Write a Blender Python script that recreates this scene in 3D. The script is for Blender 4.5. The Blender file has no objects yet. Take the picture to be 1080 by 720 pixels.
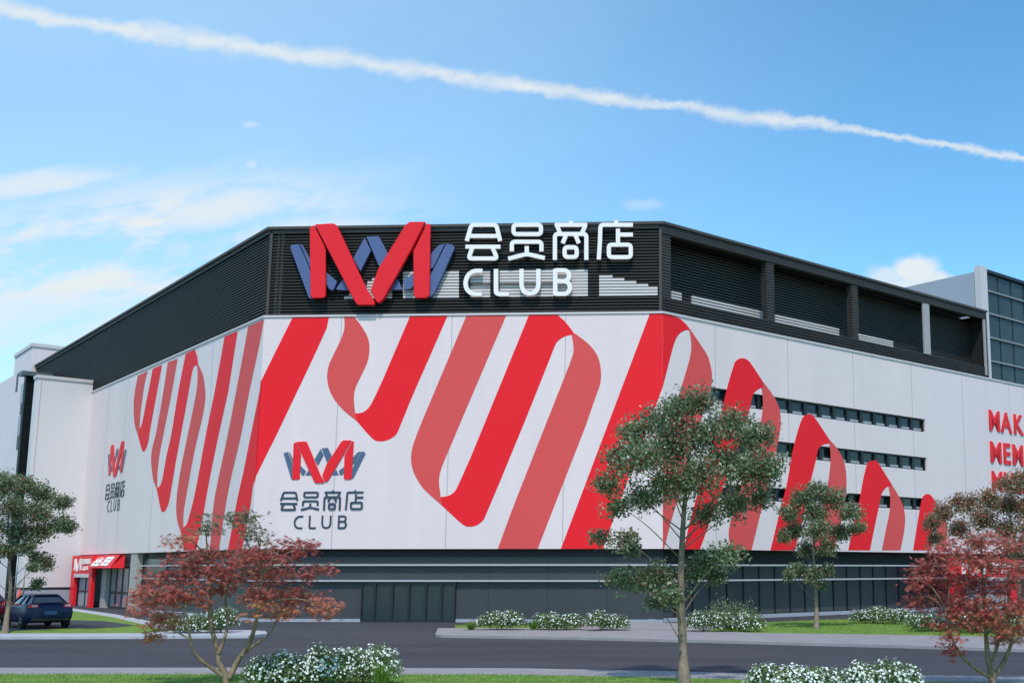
import bpy, bmesh, math, random
import numpy as np
from mathutils import Vector, Matrix
R = math.radians
rng = np.random.default_rng(7)
random.seed(7)
SC = bpy.context.scene
COL = SC.collection

# ------------------------------------------------------------------ camera
EYE = 2.6
FPX = 1176.0
CX, CY = 700.0, 413.0
HOR = 599.0
PITCH = math.atan((HOR - CY) / FPX)
cp, sp = math.cos(PITCH), math.sin(PITCH)

def ray(px, py):
    a = (px - CX) / FPX
    b = (CY - py) / FPX
    return Vector((a, cp - sp * b, sp + cp * b))

def ground(px, py, z=0.0):
    d = ray(px, py)
    t = (z - EYE) / d.z
    return Vector((d.x * t, d.y * t, z))

def at(px, py, Y):
    d = ray(px, py)
    t = Y / d.y
    return Vector((d.x * t, Y, EYE + d.z * t))

cam_d = bpy.data.cameras.new('camera')
cam = bpy.data.objects.new('camera', cam_d)
COL.objects.link(cam)
cam.location = (0, 0, EYE)
cam.rotation_euler = (R(90) + PITCH, 0, 0)
cam_d.sensor_width = 36
cam_d.lens = FPX / 1080 * 36
cam_d.shift_x = (540 - CX) / 1080
cam_d.shift_y = (CY - 360) / 1080
cam_d.clip_start = 0.1
cam_d.clip_end = 5000
SC.camera = cam

# ------------------------------------------------------------------ materials
MATS = {}
def mat(name, col, rough=0.6, metal=0.0, var=0.0, vscale=3.0, bump=0.0, bscale=40.0, spec=0.5, stretch=None, coat=0.0):
    m = bpy.data.materials.new(name)
    m.use_nodes = True
    nt = m.node_tree
    p = nt.nodes['Principled BSDF']
    p.inputs['Base Color'].default_value = (*col, 1)
    p.inputs['Roughness'].default_value = rough
    p.inputs['Metallic'].default_value = metal
    p.inputs['Specular IOR Level'].default_value = spec
    if coat:
        p.inputs['Coat Weight'].default_value = coat
        p.inputs['Coat Roughness'].default_value = 0.05
    if var or bump:
        tc = nt.nodes.new('ShaderNodeTexCoord')
        mp = nt.nodes.new('ShaderNodeMapping')
        if stretch: mp.inputs['Scale'].default_value = stretch
        nt.links.new(tc.outputs['Object'], mp.inputs['Vector'])
    if var:
        n = nt.nodes.new('ShaderNodeTexNoise')
        n.inputs['Scale'].default_value = vscale
        n.inputs['Detail'].default_value = 6
        n.inputs['Roughness'].default_value = 0.65
        nt.links.new(mp.outputs[0], n.inputs['Vector'])
        r = nt.nodes.new('ShaderNodeValToRGB')
        r.color_ramp.elements[0].position = 0.3
        r.color_ramp.elements[1].position = 0.7
        r.color_ramp.elements[0].color = (*[c * (1 - var) for c in col], 1)
        r.color_ramp.elements[1].color = (*[min(1, c * (1 + var)) for c in col], 1)
        nt.links.new(n.outputs['Fac'], r.inputs['Fac'])
        nt.links.new(r.outputs['Color'], p.inputs['Base Color'])
    if bump:
        n2 = nt.nodes.new('ShaderNodeTexNoise')
        n2.inputs['Scale'].default_value = bscale
        n2.inputs['Detail'].default_value = 4
        nt.links.new(mp.outputs[0], n2.inputs['Vector'])
        b = nt.nodes.new('ShaderNodeBump')
        b.inputs['Strength'].default_value = bump
        b.inputs['Distance'].default_value = 0.02
        nt.links.new(n2.outputs['Fac'], b.inputs['Height'])
        nt.links.new(b.outputs['Normal'], p.inputs['Normal'])
    MATS[name] = m
    return m

def leafmat(name, cols, rough=0.45, trans=0.3):
    m = bpy.data.materials.new(name)
    m.use_nodes = True
    nt = m.node_tree
    p = nt.nodes['Principled BSDF']
    p.inputs['Roughness'].default_value = rough
    a = nt.nodes.new('ShaderNodeAttribute'); a.attribute_name = 'tint'
    r = nt.nodes.new('ShaderNodeValToRGB')
    els = r.color_ramp.elements
    while len(els) < len(cols): els.new(0.5)
    for i, c in enumerate(cols):
        els[i].position = i / (len(cols) - 1)
        els[i].color = (*c, 1)
    nt.links.new(a.outputs['Fac'], r.inputs['Fac'])
    nt.links.new(r.outputs['Color'], p.inputs['Base Color'])
    t = nt.nodes.new('ShaderNodeBsdfTranslucent')
    nt.links.new(r.outputs['Color'], t.inputs['Color'])
    mx = nt.nodes.new('ShaderNodeMixShader')
    mx.inputs['Fac'].default_value = trans
    nt.links.new(p.outputs[0], mx.inputs[1]); nt.links.new(t.outputs[0], mx.inputs[2])
    out = [n for n in nt.nodes if n.type == 'OUTPUT_MATERIAL'][0]
    nt.links.new(mx.outputs[0], out.inputs['Surface'])
    MATS[name] = m
    return m

white = mat('white_panel', (0.80, 0.643, 0.632), 0.45, var=0.045, vscale=0.5, spec=0.35, stretch=(1, 1, 0.12))
white_a = mat('annex_render', (0.72, 0.655, 0.655), 0.55, var=0.03, vscale=0.4, spec=0.3, stretch=(1, 1, 0.2))
joint = mat('panel_joint', (0.46, 0.41, 0.42), 0.7)
joint_h = mat('panel_joint_faint', (0.73, 0.60, 0.565), 0.7)
red = mat('ribbon_red', (0.90, 0.018, 0.028), 0.55, spec=0.15, var=0.02, vscale=0.3)
dull = mat('ribbon_dull_red', (0.74, 0.088, 0.084), 0.55, spec=0.15, var=0.02, vscale=0.3)
edgew = mat('ribbon_edge', (0.8, 0.62, 0.63), 0.5)
signred = mat('sign_red', (0.86, 0.016, 0.026), 0.45, spec=0.25)
signblue = mat('sign_blue', (0.085, 0.115, 0.26), 0.4)
navy = mat('sign_navy', (0.035, 0.05, 0.085), 0.4)
slate_blue = mat('sign_slate', (0.075, 0.12, 0.20), 0.4)
letterw = mat('letter_white', (0.93, 0.84, 0.80), 0.4)
louver = mat('louver_dark', (0.040, 0.034, 0.032), 0.55, spec=0.25, var=0.12, vscale=0.8)
louver_back = mat('louver_backing', (0.012, 0.011, 0.011), 0.8)
framegrey = mat('frame_grey', (0.072, 0.062, 0.058), 0.55, spec=0.3)
pale = mat('slat_sunlit_pale', (0.66, 0.59, 0.57), 0.5)
lightgrey = mat('trim_light', (0.64, 0.57, 0.56), 0.5)
gfwall = mat('ground_floor_slate', (0.056, 0.056, 0.061), 0.4, spec=0.35, var=0.12, vscale=0.6, stretch=(1, 1, 0.3))
gfdark = mat('soffit_and_shade_dark', (0.015, 0.017, 0.02), 0.7)
glass_d = mat('glass_dark', (0.012, 0.018, 0.022), 0.12, var=0.4, vscale=0.5)
glass_door = mat('glass_door', (0.028, 0.042, 0.046), 0.18, spec=0.4)
glass_t = mat('glass_tower', (0.038, 0.05, 0.052), 0.15, spec=0.3, var=0.3, vscale=0.3, stretch=(1, 1, 0.25))
panegrey = mat('pane_reflect_grey', (0.32, 0.33, 0.36), 0.5)
black = mat('frame_black', (0.012, 0.013, 0.015), 0.45)
fin_w = mat('fin_white', (0.46, 0.44, 0.45), 0.4)
plinth_g = mat('plinth_grey', (0.36, 0.37, 0.42), 0.7, var=0.08, vscale=1.5)
beige = mat('pillar_beige', (0.42, 0.38, 0.35), 0.6, var=0.08)
greywall = mat('grey_wall', (0.40, 0.42, 0.47), 0.6, var=0.05, vscale=0.3)
asphalt = mat('asphalt', (0.055, 0.052, 0.060), 0.85, var=0.24, vscale=0.5, bump=0.25, bscale=60, spec=0.3, stretch=(0.18, 1, 1))
asphalt2 = mat('forecourt_asphalt', (0.055, 0.055, 0.064), 0.85, var=0.15, vscale=0.25, bump=0.25, bscale=50, spec=0.3)
kerb_m = mat('kerb_concrete', (0.29, 0.265, 0.27), 0.8, var=0.12, vscale=1.2, bump=0.15, bscale=25)
kerb_l = mat('kerb_pale', (0.42, 0.42, 0.45), 0.8, var=0.1, vscale=1.2)
lawn_m = mat('lawn_green', (0.16, 0.26, 0.05), 0.9, var=0.35, vscale=2.5, bump=0.5, bscale=60, spec=0.1)
bark = mat('bark_grey', (0.215, 0.165, 0.12), 0.9, var=0.35, vscale=9, bump=0.6, bscale=30, stretch=(1, 1, 0.25), spec=0.15)
bark_m = mat('bark_maple', (0.25, 0.18, 0.12), 0.9, var=0.4, vscale=8, bump=0.6, bscale=25, stretch=(1, 1, 0.25), spec=0.15)
leaf_g = leafmat('leaf_green', [(0.30, 0.10, 0.07), (0.09, 0.14, 0.055), (0.17, 0.235, 0.105), (0.24, 0.31, 0.16), (0.37, 0.43, 0.27), (0.66, 0.66, 0.50)], 0.38, 0.42)
leaf_m = leafmat('leaf_mixed', [(0.10, 0.15, 0.06), (0.19, 0.26, 0.12), (0.46, 0.09, 0.07), (0.25, 0.33, 0.18), (0.52, 0.10, 0.08), (0.50, 0.54, 0.40)], 0.4, 0.36)
leaf_r = leafmat('leaf_maple', [(0.22, 0.035, 0.032), (0.42, 0.08, 0.065), (0.53, 0.17, 0.125), (0.56, 0.26, 0.09), (0.22, 0.20, 0.08), (0.13, 0.13, 0.075)], 0.5, 0.35)
leaf_b = leafmat('leaf_bush', [(0.065, 0.10, 0.035), (0.13, 0.19, 0.06), (0.21, 0.28, 0.10), (0.36, 0.43, 0.18)], 0.45, 0.25)
leaf_s = leafmat('leaf_strap', [(0.10, 0.20, 0.02), (0.16, 0.28, 0.04), (0.24, 0.36, 0.06)], 0.45, 0.3)
blade_m = leafmat('grass_blades', [(0.13, 0.24, 0.035), (0.21, 0.34, 0.06), (0.30, 0.42, 0.10)], 0.6, 0.3)
flower = mat('flower_white', (0.80, 0.84, 0.78), 0.6)
car_blue = mat('car_paint_blue', (0.006, 0.014, 0.055), 0.4, metal=0.0, coat=0.1, spec=0.25)
car_red = mat('car_paint_red', (0.09, 0.006, 0.014), 0.35, metal=0.1, coat=0.3)
car_glass = mat('car_glass', (0.012, 0.012, 0.03), 0.08)
rubber = mat('tyre_rubber', (0.012, 0.012, 0.012), 0.85)
rim_m = mat('rim_alloy', (0.25, 0.25, 0.27), 0.35, metal=0.8)
lamp_r = mat('tail_lamp', (0.55, 0.03, 0.04), 0.15, coat=0.5)
lamp_w = mat('tail_lamp_clear', (0.75, 0.45, 0.5), 0.15, coat=0.5)
plate_m = mat('number_plate', (0.03, 0.09, 0.20), 0.5)
cone_m = mat('cone_red', (0.75, 0.05, 0.04), 0.5)
metal_g = mat('pole_grey', (0.35, 0.36, 0.38), 0.4, metal=0.5)

# ------------------------------------------------------------------ object helpers
WLOC = {}
def tag(o, label=None, cat=None, group=None, kind=None):
    if label: o['label'] = label
    if cat: o['category'] = cat
    if group: o['group'] = group
    if kind: o['kind'] = kind
    return o

def thing(name, label, cat, loc=(0, 0, 0), group=None, rz=0.0):
    o = bpy.data.objects.new(name, None)
    COL.objects.link(o)
    o.empty_display_size = 0.3
    o.location = loc
    o.rotation_euler = (0, 0, rz)
    WLOC[o.name] = Vector(loc)
    return tag(o, label, cat, group)

def link(name, me, mats, parent=None, local=False, loc=None):
    """mesh data given in world coordinates (or local=True) -> one object"""
    if not isinstance(mats, (list, tuple)): mats = [mats]
    for m in mats: me.materials.append(m)
    o = bpy.data.objects.new(name, me)
    COL.objects.link(o)
    w = Vector((0, 0, 0))
    if parent is not None:
        o.parent = parent
        w = WLOC.get(parent.name, Vector((0, 0, 0)))
    if not local:
        if parent is None and loc is not None:
            o.location = loc
            w = Vector(loc)
        if w.length > 0:
            me.transform(Matrix.Translation(-w))
    WLOC[o.name] = w
    return o

def build(name, bm, mats, parent=None, local=False, loc=None, smooth=False):
    bmesh.ops.recalc_face_normals(bm, faces=bm.faces)
    me = bpy.data.meshes.new(name)
    if smooth:
        for f in bm.faces: f.smooth = True
    bm.to_mesh(me)
    bm.free()
    return link(name, me, mats, parent, local, loc)

def prism(bm, bottom, top, mi=0):
    """bottom and top: equal length loops of 3D points"""
    a = [bm.verts.new(p) for p in bottom]
    b = [bm.verts.new(p) for p in top]
    n = len(a)
    fs = [bm.faces.new(a[::-1]), bm.faces.new(b)]
    for i in range(n):
        j = (i + 1) % n
        fs.append(bm.faces.new((a[i], a[j], b[j], b[i])))
    for f in fs: f.material_index = mi
    return fs

def box(bm, o, ax, ay, az, mi=0):
    """box from corner o with edge vectors"""
    o = Vector(o); ax = Vector(ax); ay = Vector(ay); az = Vector(az)
    return prism(bm, [o, o + ax, o + ax + ay, o + ay], [o + az, o + ax + az, o + ax + ay + az, o + ay + az], mi)

def cbox(bm, c, s, mi=0):
    c = Vector(c)
    return box(bm, c - Vector(s) / 2, (s[0], 0, 0), (0, s[1], 0), (0, 0, s[2]), mi)

def tube(bm, pts, radii, n=7, mi=0, cap=True):
    rings = []
    pts = [Vector(p) for p in pts]
    up0 = Vector((0.31, 0.87, 0.21)).normalized()
    for i, p in enumerate(pts):
        t = (pts[min(i + 1, len(pts) - 1)] - pts[max(i - 1, 0)])
        if t.length < 1e-9: t = Vector((0, 0, 1))
        t.normalize()
        u = t.cross(up0)
        if u.length < 0.05: u = t.cross(Vector((1, 0, 0)))
        u.normalize()
        v = t.cross(u)
        rings.append([bm.verts.new(p + radii[i] * (math.cos(2 * math.pi * k / n) * u + math.sin(2 * math.pi * k / n) * v)) for k in range(n)])
    for a, b in zip(rings[:-1], rings[1:]):
        for k in range(n):
            f = bm.faces.new((a[k], a[(k + 1) % n], b[(k + 1) % n], b[k]))
            f.smooth = True; f.material_index = mi
    if cap:
        bm.faces.new(rings[0][::-1]).material_index = mi
        bm.faces.new(rings[-1]).material_index = mi

def smooth_path(pts, k=4):
    """Catmull-Rom through points"""
    P = [Vector(p) for p in pts]
    if len(P) < 3: return P
    P = [2 * P[0] - P[1]] + P + [2 * P[-1] - P[-2]]
    out = []
    for i in range(1, len(P) - 2):
        for s in range(k):
            t = s / k
            a, b, c, d = P[i - 1], P[i], P[i + 1], P[i + 2]
            out.append(0.5 * ((2 * b) + (c - a) * t + (2 * a - 5 * b + 4 * c - d) * t * t + (3 * b - 3 * c + d - a) * t ** 3))
    out.append(P[-2])
    return out

class Face:
    """vertical plane: origin on the ground, horizontal direction d, outward normal n"""
    def __init__(s, o, d, n):
        s.o = Vector((o.x, o.y, 0)); s.d = Vector(d).normalized(); s.n = Vector(n).normalized()
    def uv(s, px, py, off=0.0):
        r = ray(px, py)
        c = Vector((0, 0, EYE))
        q = s.o + s.n * off
        t = (q - c).dot(s.n) / r.dot(s.n)
        p = c + r * t
        return ((p - q).dot(s.d), p.z)
    def pt(s, u, v, off=0.0):
        p = s.o + s.d * u + s.n * off
        return Vector((p.x, p.y, v))
    def px(s, px, py, off=0.0):
        u, v = s.uv(px, py, off)
        return s.pt(u, v, off)

def hdir(px):
    d = ray(px, HOR)
    return Vector((d.x, d.y, 0)).normalized()

DL = hdir(-326)     # direction in which the left face recedes
DR = hdir(2023)     # direction in which the right face recedes
L0 = ground(260.6, 655.5)
C0 = ground(699, 656.5)
DC = (C0 - L0).normalized()
def outn(d):
    n = Vector((d.y, -d.x, 0)).normalized()
    return n if n.y < 0 else -n
FC = Face(L0, DC, outn(DC))            # centre face, u from left corner
FL = Face(L0, -DL, outn(DL))           # left face, u negative going left
FR = Face(C0, DR, outn(DR))
UC = (C0 - L0).length
Z_BOT = FC.uv(480, 578.5)[1]
Z_PAN = FC.uv(699, 330.3)[1]
Z_TOP = FC.uv(697, 233.8)[1]
U_LEND = FL.uv(40, 391)[0] - 3
U_J = FL.uv(98, 404)[0]
U_REND = FR.uv(1041, 350)[0]
U_RWALL = 62.0
LE = FL.pt(U_LEND, 0)
RE = FR.pt(U_REND, 0)
RW = FR.pt(U_RWALL, 0)
print('UC', UC, 'Z', Z_BOT, Z_PAN, Z_TOP, 'left', U_LEND, U_J, 'right', U_REND, 'angles', math.degrees(math.atan2(DL.x, DL.y)), math.degrees(math.atan2(DR.x, DR.y)), 'L', L0, 'C', C0)

def offs(poly, d):
    """offset open 2D polyline (points Vector) towards the outside (normals with n.y<0) by d"""
    out = []
    n = len(poly)
    ns = [outn((poly[i + 1] - poly[i]).normalized()) for i in range(n - 1)]
    for i, p in enumerate(poly):
        if i == 0: q = p + ns[0] * d
        elif i == n - 1: q = p + ns[-1] * d
        else:
            m = (ns[i - 1] + ns[i]).normalized()
            q = p + m * (d / max(0.2, m.dot(ns[i])))
        out.append(Vector((q.x, q.y, 0)))
    return out

def band(bm, poly, d0, d1, z0, z1, mi=0):
    a = offs(poly, d0); b = offs(poly, d1)
    for i in range(len(poly) - 1):
        loop = [a[i], a[i + 1], b[i + 1], b[i]]
        vs = [Vector((p.x, p.y, z0)) for p in loop]
        ve = [Vector((p.x, p.y, z1)) for p in loop]
        A = [bm.verts.new(p) for p in vs]; B = [bm.verts.new(p) for p in ve]
        fs = [bm.faces.new(A), bm.faces.new(B)]
        fs.append(bm.faces.new((A[0], A[1], B[1], B[0])))
        fs.append(bm.faces.new((A[2], A[3], B[3], B[2])))
        if i == 0: fs.append(bm.faces.new((A[3], A[0], B[0], B[3])))
        if i == len(poly) - 2: fs.append(bm.faces.new((A[1], A[2], B[2], B[1])))
        for f in fs: f.material_index = mi

def fbox(bm, F, u0, u1, v0, v1, o0, o1, mi=0):
    prism(bm, [F.pt(u0, v0, o0), F.pt(u1, v0, o0), F.pt(u1, v1, o0), F.pt(u0, v1, o0)],
              [F.pt(u0, v0, o1), F.pt(u1, v0, o1), F.pt(u1, v1, o1), F.pt(u0, v1, o1)], mi)

def fpoly(bm, F, uvs, o0, o1, mi=0, mside=None):
    fs = prism(bm, [F.pt(u, v, o0) for u, v in uvs], [F.pt(u, v, o1) for u, v in uvs], mi)
    if mside is not None:
        for f in fs[2:]: f.material_index = mside

def dense(pts, k=3, closed=False):
    """gentle Catmull-Rom smoothing of a 2D list"""
    return [(p.x, p.y) for p in smooth_path([Vector((a, b, 0)) for a, b in pts], k)]

# ------------------------------------------------------------------ store building
store = thing('store_building', 'large white warehouse store with red ribbon graphics and dark louvred roof screen', 'building', (C0.x, C0.y, 0))
POLY = [LE, L0, C0, RE]

# wall panels, with joints as second/third material
bm = bmesh.new()
T = 0.3
fbox(bm, FL, U_J - 12, 0, Z_BOT, Z_PAN, -T, 0)
for px, py in [(128, 500), (161, 520), (104, 560), (225, 370)]:
    u = FL.uv(px, py)[0]
    fbox(bm, FL, u - 0.03, u + 0.03, Z_BOT, Z_PAN, 0, 0.003, 1)
link_l = build('wall', bm, [white, joint, joint_h], store)
bm = bmesh.new()
fbox(bm, FC, 0, UC, Z_BOT, Z_PAN, -T, 0)
us = [FC.uv(355.6, 440)[0], FC.uv(477, 335)[0], FC.uv(596.7, 331)[0]]
for u in us:
    fbox(bm, FC, u - 0.022, u + 0.022, Z_BOT, Z_PAN, 0, 0.003, 1)
v = Z_BOT + 0.82
while v < Z_PAN - 0.3:
    fbox(bm, FC, 0.05, UC - 0.05, v - 0.008, v + 0.008, 0, 0.0015, 2)
    v += 0.82
build('wall', bm, [white, joint, joint_h], store)

# window strips on the right face
strips = []
for (x0, t0, b0, x1, t1, b1) in [(750, 408, 425, 976, 442, 455.5), (750, 455, 471, 977.5, 482.5, 496.3), (752, 503.5, 518, 985, 526, 538.3)]:
    ua, va = FR.uv(x0, t0); ub, vb = FR.uv(x1, t1)
    vt = vb
    vbm = FR.uv(x1, b1)[1]
    strips.append((ua, ub, vbm, vt))
UA = min(s[0] for s in strips); UB = FR.uv(976, 448)[0]
bm = bmesh.new()
fbox(bm, FR, 0, UA, Z_BOT, Z_PAN, -T, 0)
fbox(bm, FR, UB, U_RWALL, Z_BOT, Z_PAN, -T, 0)
rows = [Z_PAN]
for s in strips: rows += [s[3], s[2]]
rows += [Z_BOT]
for i in range(0, len(rows), 2):
    fbox(bm, FR, UA, UB, rows[i + 1], rows[i], -T, 0)
for px, py in [(754, 343), (831, 390), (900, 400), (961, 395), (1014, 397), (1064, 415)]:
    u = FR.uv(px, py)[0]
    if UA < u < UB:
        for i in range(0, len(rows), 2):
            fbox(bm, FR, u - 0.022, u + 0.022, rows[i + 1], rows[i], 0, 0.003, 1)
    else:
        fbox(bm, FR, u - 0.022, u + 0.022, Z_BOT, Z_PAN, 0, 0.003, 1)
v = Z_BOT + 0.82
while v < Z_PAN - 0.3:
    segs = [(0.05, UA - 0.02), (UB + 0.02, U_RWALL)]
    if not any(s[2] - 0.03 < v < s[3] + 0.03 for s in strips): segs = [(0.05, U_RWALL)]
    for a, b in segs: fbox(bm, FR, a, b, v - 0.008, v + 0.008, 0, 0.0015, 2)
    v += 0.82
build('wall', bm, [white, joint, joint_h], store)
NW = 15
for (_, _, v0, v1) in strips:
    w = (UB - UA) / NW
    for k in range(NW):
        a = UA + k * w; b = a + w
        bm = bmesh.new()
        f = 0.12
        fbox(bm, FR, a, a + f, v0, v1, -0.28, -0.12)
        fbox(bm, FR, b - f, b, v0, v1, -0.28, -0.12)
        fbox(bm, FR, a + f, b - f, v1 - 0.08, v1, -0.28, -0.12)
        fbox(bm, FR, a + f, b - f, v0, v0 + 0.06, -0.28, -0.12)
        fbox(bm, FR, a + 0.25, b - 0.25, v0 + 0.06, v0 + 0.2, -0.21, -0.16, 1)  # pale bar paints the sill's reflection low in the glass
        wo = build('window', bm, [black, panegrey], store)
        bm = bmesh.new()
        fbox(bm, FR, a + f, b - f, v0 + 0.06, v1 - 0.08, -0.27, -0.24)
        build('pane', bm, glass_d, wo)

# parapet coping between panel and roof screen (pale metal line)
bm = bmesh.new()
band(bm, [FL.pt(U_LEND, 0), L0, C0, RW], -0.35, 0.06, Z_PAN, Z_PAN + 0.1)
build('coping', bm, lightgrey, store)
# unseen solid inside the building, added to block light from behind
bm = bmesh.new()
IN = offs([LE, L0, C0, RW], -2.6)
foot = [(p.x, p.y) for p in IN]
back = IN[0] + (IN[3] - IN[0]) * 0.5 + Vector((0, 30, 0))
foot.append((back.x, back.y))
prism(bm, [Vector((x, y, 0.05)) for x, y in foot], [Vector((x, y, Z_PAN + 0.02)) for x, y in foot])
build('inner_light_block', bm, louver_back, store)
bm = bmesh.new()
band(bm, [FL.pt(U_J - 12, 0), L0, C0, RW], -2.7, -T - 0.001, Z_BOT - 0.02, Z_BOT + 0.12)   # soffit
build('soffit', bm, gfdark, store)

# roof screen
ZS0 = Z_PAN + 0.1
LC = [LE, L0, C0]
bm = bmesh.new()
band(bm, LC, -0.6, -0.45, ZS0, Z_TOP - 0.2)
band(bm, [FR.pt(-0.3, 0), RE], -2.2, -2.0, ZS0, Z_TOP - 0.2)
fbox(bm, FR, U_REND - 0.2, U_REND - 0.02, ZS0, Z_TOP - 0.3, -2.0, 0.0)
build('screen_backing', bm, louver_back, store)
bm = bmesh.new()
band(bm, POLY, -3.5, 0.12, Z_TOP - 0.14, Z_TOP)
build('roof_cap', bm, framegrey, store)
PITCHS = 0.158
bm = bmesh.new()
z = ZS0 + 0.08
while z < Z_TOP - 0.22:
    band(bm, LC, -0.22, -0.08, z, z + 0.075)
    z += PITCHS
sc1 = build('louvre_screen', bm, louver, store)
bm = bmesh.new()
RC = [FR.pt(0.15, 0), FR.pt(U_REND - 0.25, 0)]
z = ZS0 + 0.08
while z < Z_TOP - 0.6:
    band(bm, RC, -1.42, -1.3, z, z + 0.07)
    z += PITCHS
build('louvre_screen', bm, framegrey, store)
post_g = mat('post_grey', (0.40, 0.36, 0.35), 0.5)
# frame: top beam and bottom band on the right face; posts
bm = bmesh.new()
fbox(bm, FR, 0.0, U_REND, Z_TOP - 0.62, Z_TOP - 0.141, -0.35, -0.01)
for k in range(4):
    fbox(bm, FR, 0.0, U_REND, Z_TOP - 0.58 + k * 0.11, Z_TOP - 0.53 + k * 0.11, -0.01, 0.03)
build('roof_beam', bm, framegrey, store)
bm = bmesh.new()
vb = FR.uv(808, 336)[1]
for k in range(6):
    zz = ZS0 + 0.02 + k * 0.155
    if zz < vb: fbox(bm, FR, 0.0, U_REND - 0.05, zz, zz + 0.1, -0.2, -0.06)
fbox(bm, FR, 0.0, U_REND - 0.05, ZS0, vb, -0.4, -0.3)
build('screen_band', bm, louver, store)
for (pa, pb, py, mm) in [(699.5, 708, 250, 0), (809, 817, 290, 0), (899, 905.5, 310, 0), (974.5, 981, 350, 1), (1038.5, 1042.5, 365, 1)]:
    ua = FR.uv(pa, py)[0]; ub = FR.uv(pb, py)[0]
    bm = bmesh.new()
    if mm == 0:
        fbox(bm, FR, ua + 0.04, ub - 0.04, vb - 0.02, Z_TOP - 0.62, -0.4, -0.1)
        z = vb
        while z < Z_TOP - 0.66:
            fbox(bm, FR, ua, ub, z, z + 0.08, -0.44, -0.04)
            z += PITCHS
    else:
        fbox(bm, FR, ua, ub, vb - 0.6 if pa > 1000 else vb - 0.02, Z_TOP - 0.62, -0.1, 0.0)
    build('post', bm, mat_post if False else (framegrey if mm == 0 else post_g), store)
# posts glimpsed behind the louvres of the left and centre faces
for px, py in [(290, 290), (294.5, 290), (235, 310), (190, 330), (158, 345), (131, 360)]:
    F = FC if px > 287 else FL
    u = F.uv(px, py)[0]
    bm = bmesh.new()
    wd = 0.06 if px > 287 else 0.5
    fbox(bm, F, u - wd, u + wd, ZS0, Z_TOP - 0.16, -0.42, -0.24)
    build('post', bm, framegrey if px < 287 else lightgrey, store)
# corner trims
bm = bmesh.new()
for F, u in ((FC, 0.12), (FC, UC - 0.12)):
    fbox(bm, F, u - 0.07, u + 0.07, ZS0, Z_TOP - 0.15, -0.07, 0.0)
band(bm, LC, -0.2, 0.0, Z_TOP - 0.34, Z_TOP - 0.141)
build('corner_trim', bm, framegrey, store)
# pale slats paint in the sunlit strips seen low in the screens
def clip_u(poly, v):
    xs = []
    n = len(poly)
    for i in range(n):
        (a, b), (c, d) = poly[i], poly[(i + 1) % n]
        if (b - v) * (d - v) < 0:
            xs.append(a + (c - a) * (v - b) / (d - b))
    xs.sort()
    return list(zip(xs[0::2], xs[1::2]))
cpolys = [[(360, 316), (404, 287), (413.5, 287), (413.5, 315.5)], [(425, 287), (484, 285), (484, 314.7), (425, 315.4)],
          [(496, 284.7), (517, 284.5), (517, 314), (496, 314.4)], [(527, 284.4), (620, 284), (620, 313.3), (527, 314)],
          [(632, 289), (646, 291.5), (693.5, 303), (693.5, 312.6), (632, 313.2)]]
for pl in cpolys:
    q = [FC.uv(x, y, -0.06) for x, y in pl]
    bm = bmesh.new()
    z = ZS0 + 0.08
    while z < Z_TOP - 0.22:
        for a, b in clip_u(q, z + 0.04):
            if b - a > 0.05: fbox(bm, FC, a, b, z - 0.018, z + 0.098, -0.078, -0.05)
        z += PITCHS
    build('sunlit_slats', bm, pale, store)
for (xa, ya, xb, yb, h) in [(708.5, 305.5, 719, 308, 9), (730, 311.5, 805, 326.5, 9), (818, 331.5, 885, 344.5, 8.5), (905, 351, 942, 358.5, 7)]:
    q = [FR.uv(xa, ya, -1.2), FR.uv(xb, yb, -1.2), FR.uv(xb, yb + h, -1.2), FR.uv(xa, ya + h, -1.2)]
    v1 = (q[0][1] + q[1][1]) / 2; v0 = (q[2][1] + q[3][1]) / 2
    bm = bmesh.new()
    for k in range(3):
        zz = v0 + (v1 - v0) * k / 3
        fbox(bm, FR, q[0][0], q[1][0], zz, zz + (v1 - v0) * 0.2, -1.29, -1.2)
    build('sunlit_slats', bm, pale, store)

# ------------------------------------------------------------------ ribbon graphics
def ribbon(pts, F, m, off=0.0, k=0):
    global rib_n
    uvs = [F.uv(x, y) for x, y in pts]
    uvs = [(u, min(max(v, Z_BOT + 0.0), Z_PAN - 0.02)) for u, v in uvs]
    if F is FL: uvs = [(min(u, 0.0), v) for u, v in uvs]
    if F is FC: uvs = [(min(max(u, 0.0), UC), v) for u, v in uvs]
    if F is FR: uvs = [(max(u, 0.0), v) for u, v in uvs]
    out = [uvs[0]]
    for p in uvs[1:]:
        if (p[0] - out[-1][0]) ** 2 + (p[1] - out[-1][1]) ** 2 > 1e-5: out.append(p)
    bm = bmesh.new()
    a = 0.004 + off
    fpoly(bm, F, out, a, a + 0.006)
    build('ribbon_graphic', bm, m, store)

def tp(F, x):
    """pixel height of the panel top at column x"""
    y = 334.0
    for _ in range(4):
        u, v = F.uv(x, y)
        y += (v - (Z_PAN - 0.02)) * 18
        y = y
    return y
DN = dense
bot = 578.6
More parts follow.
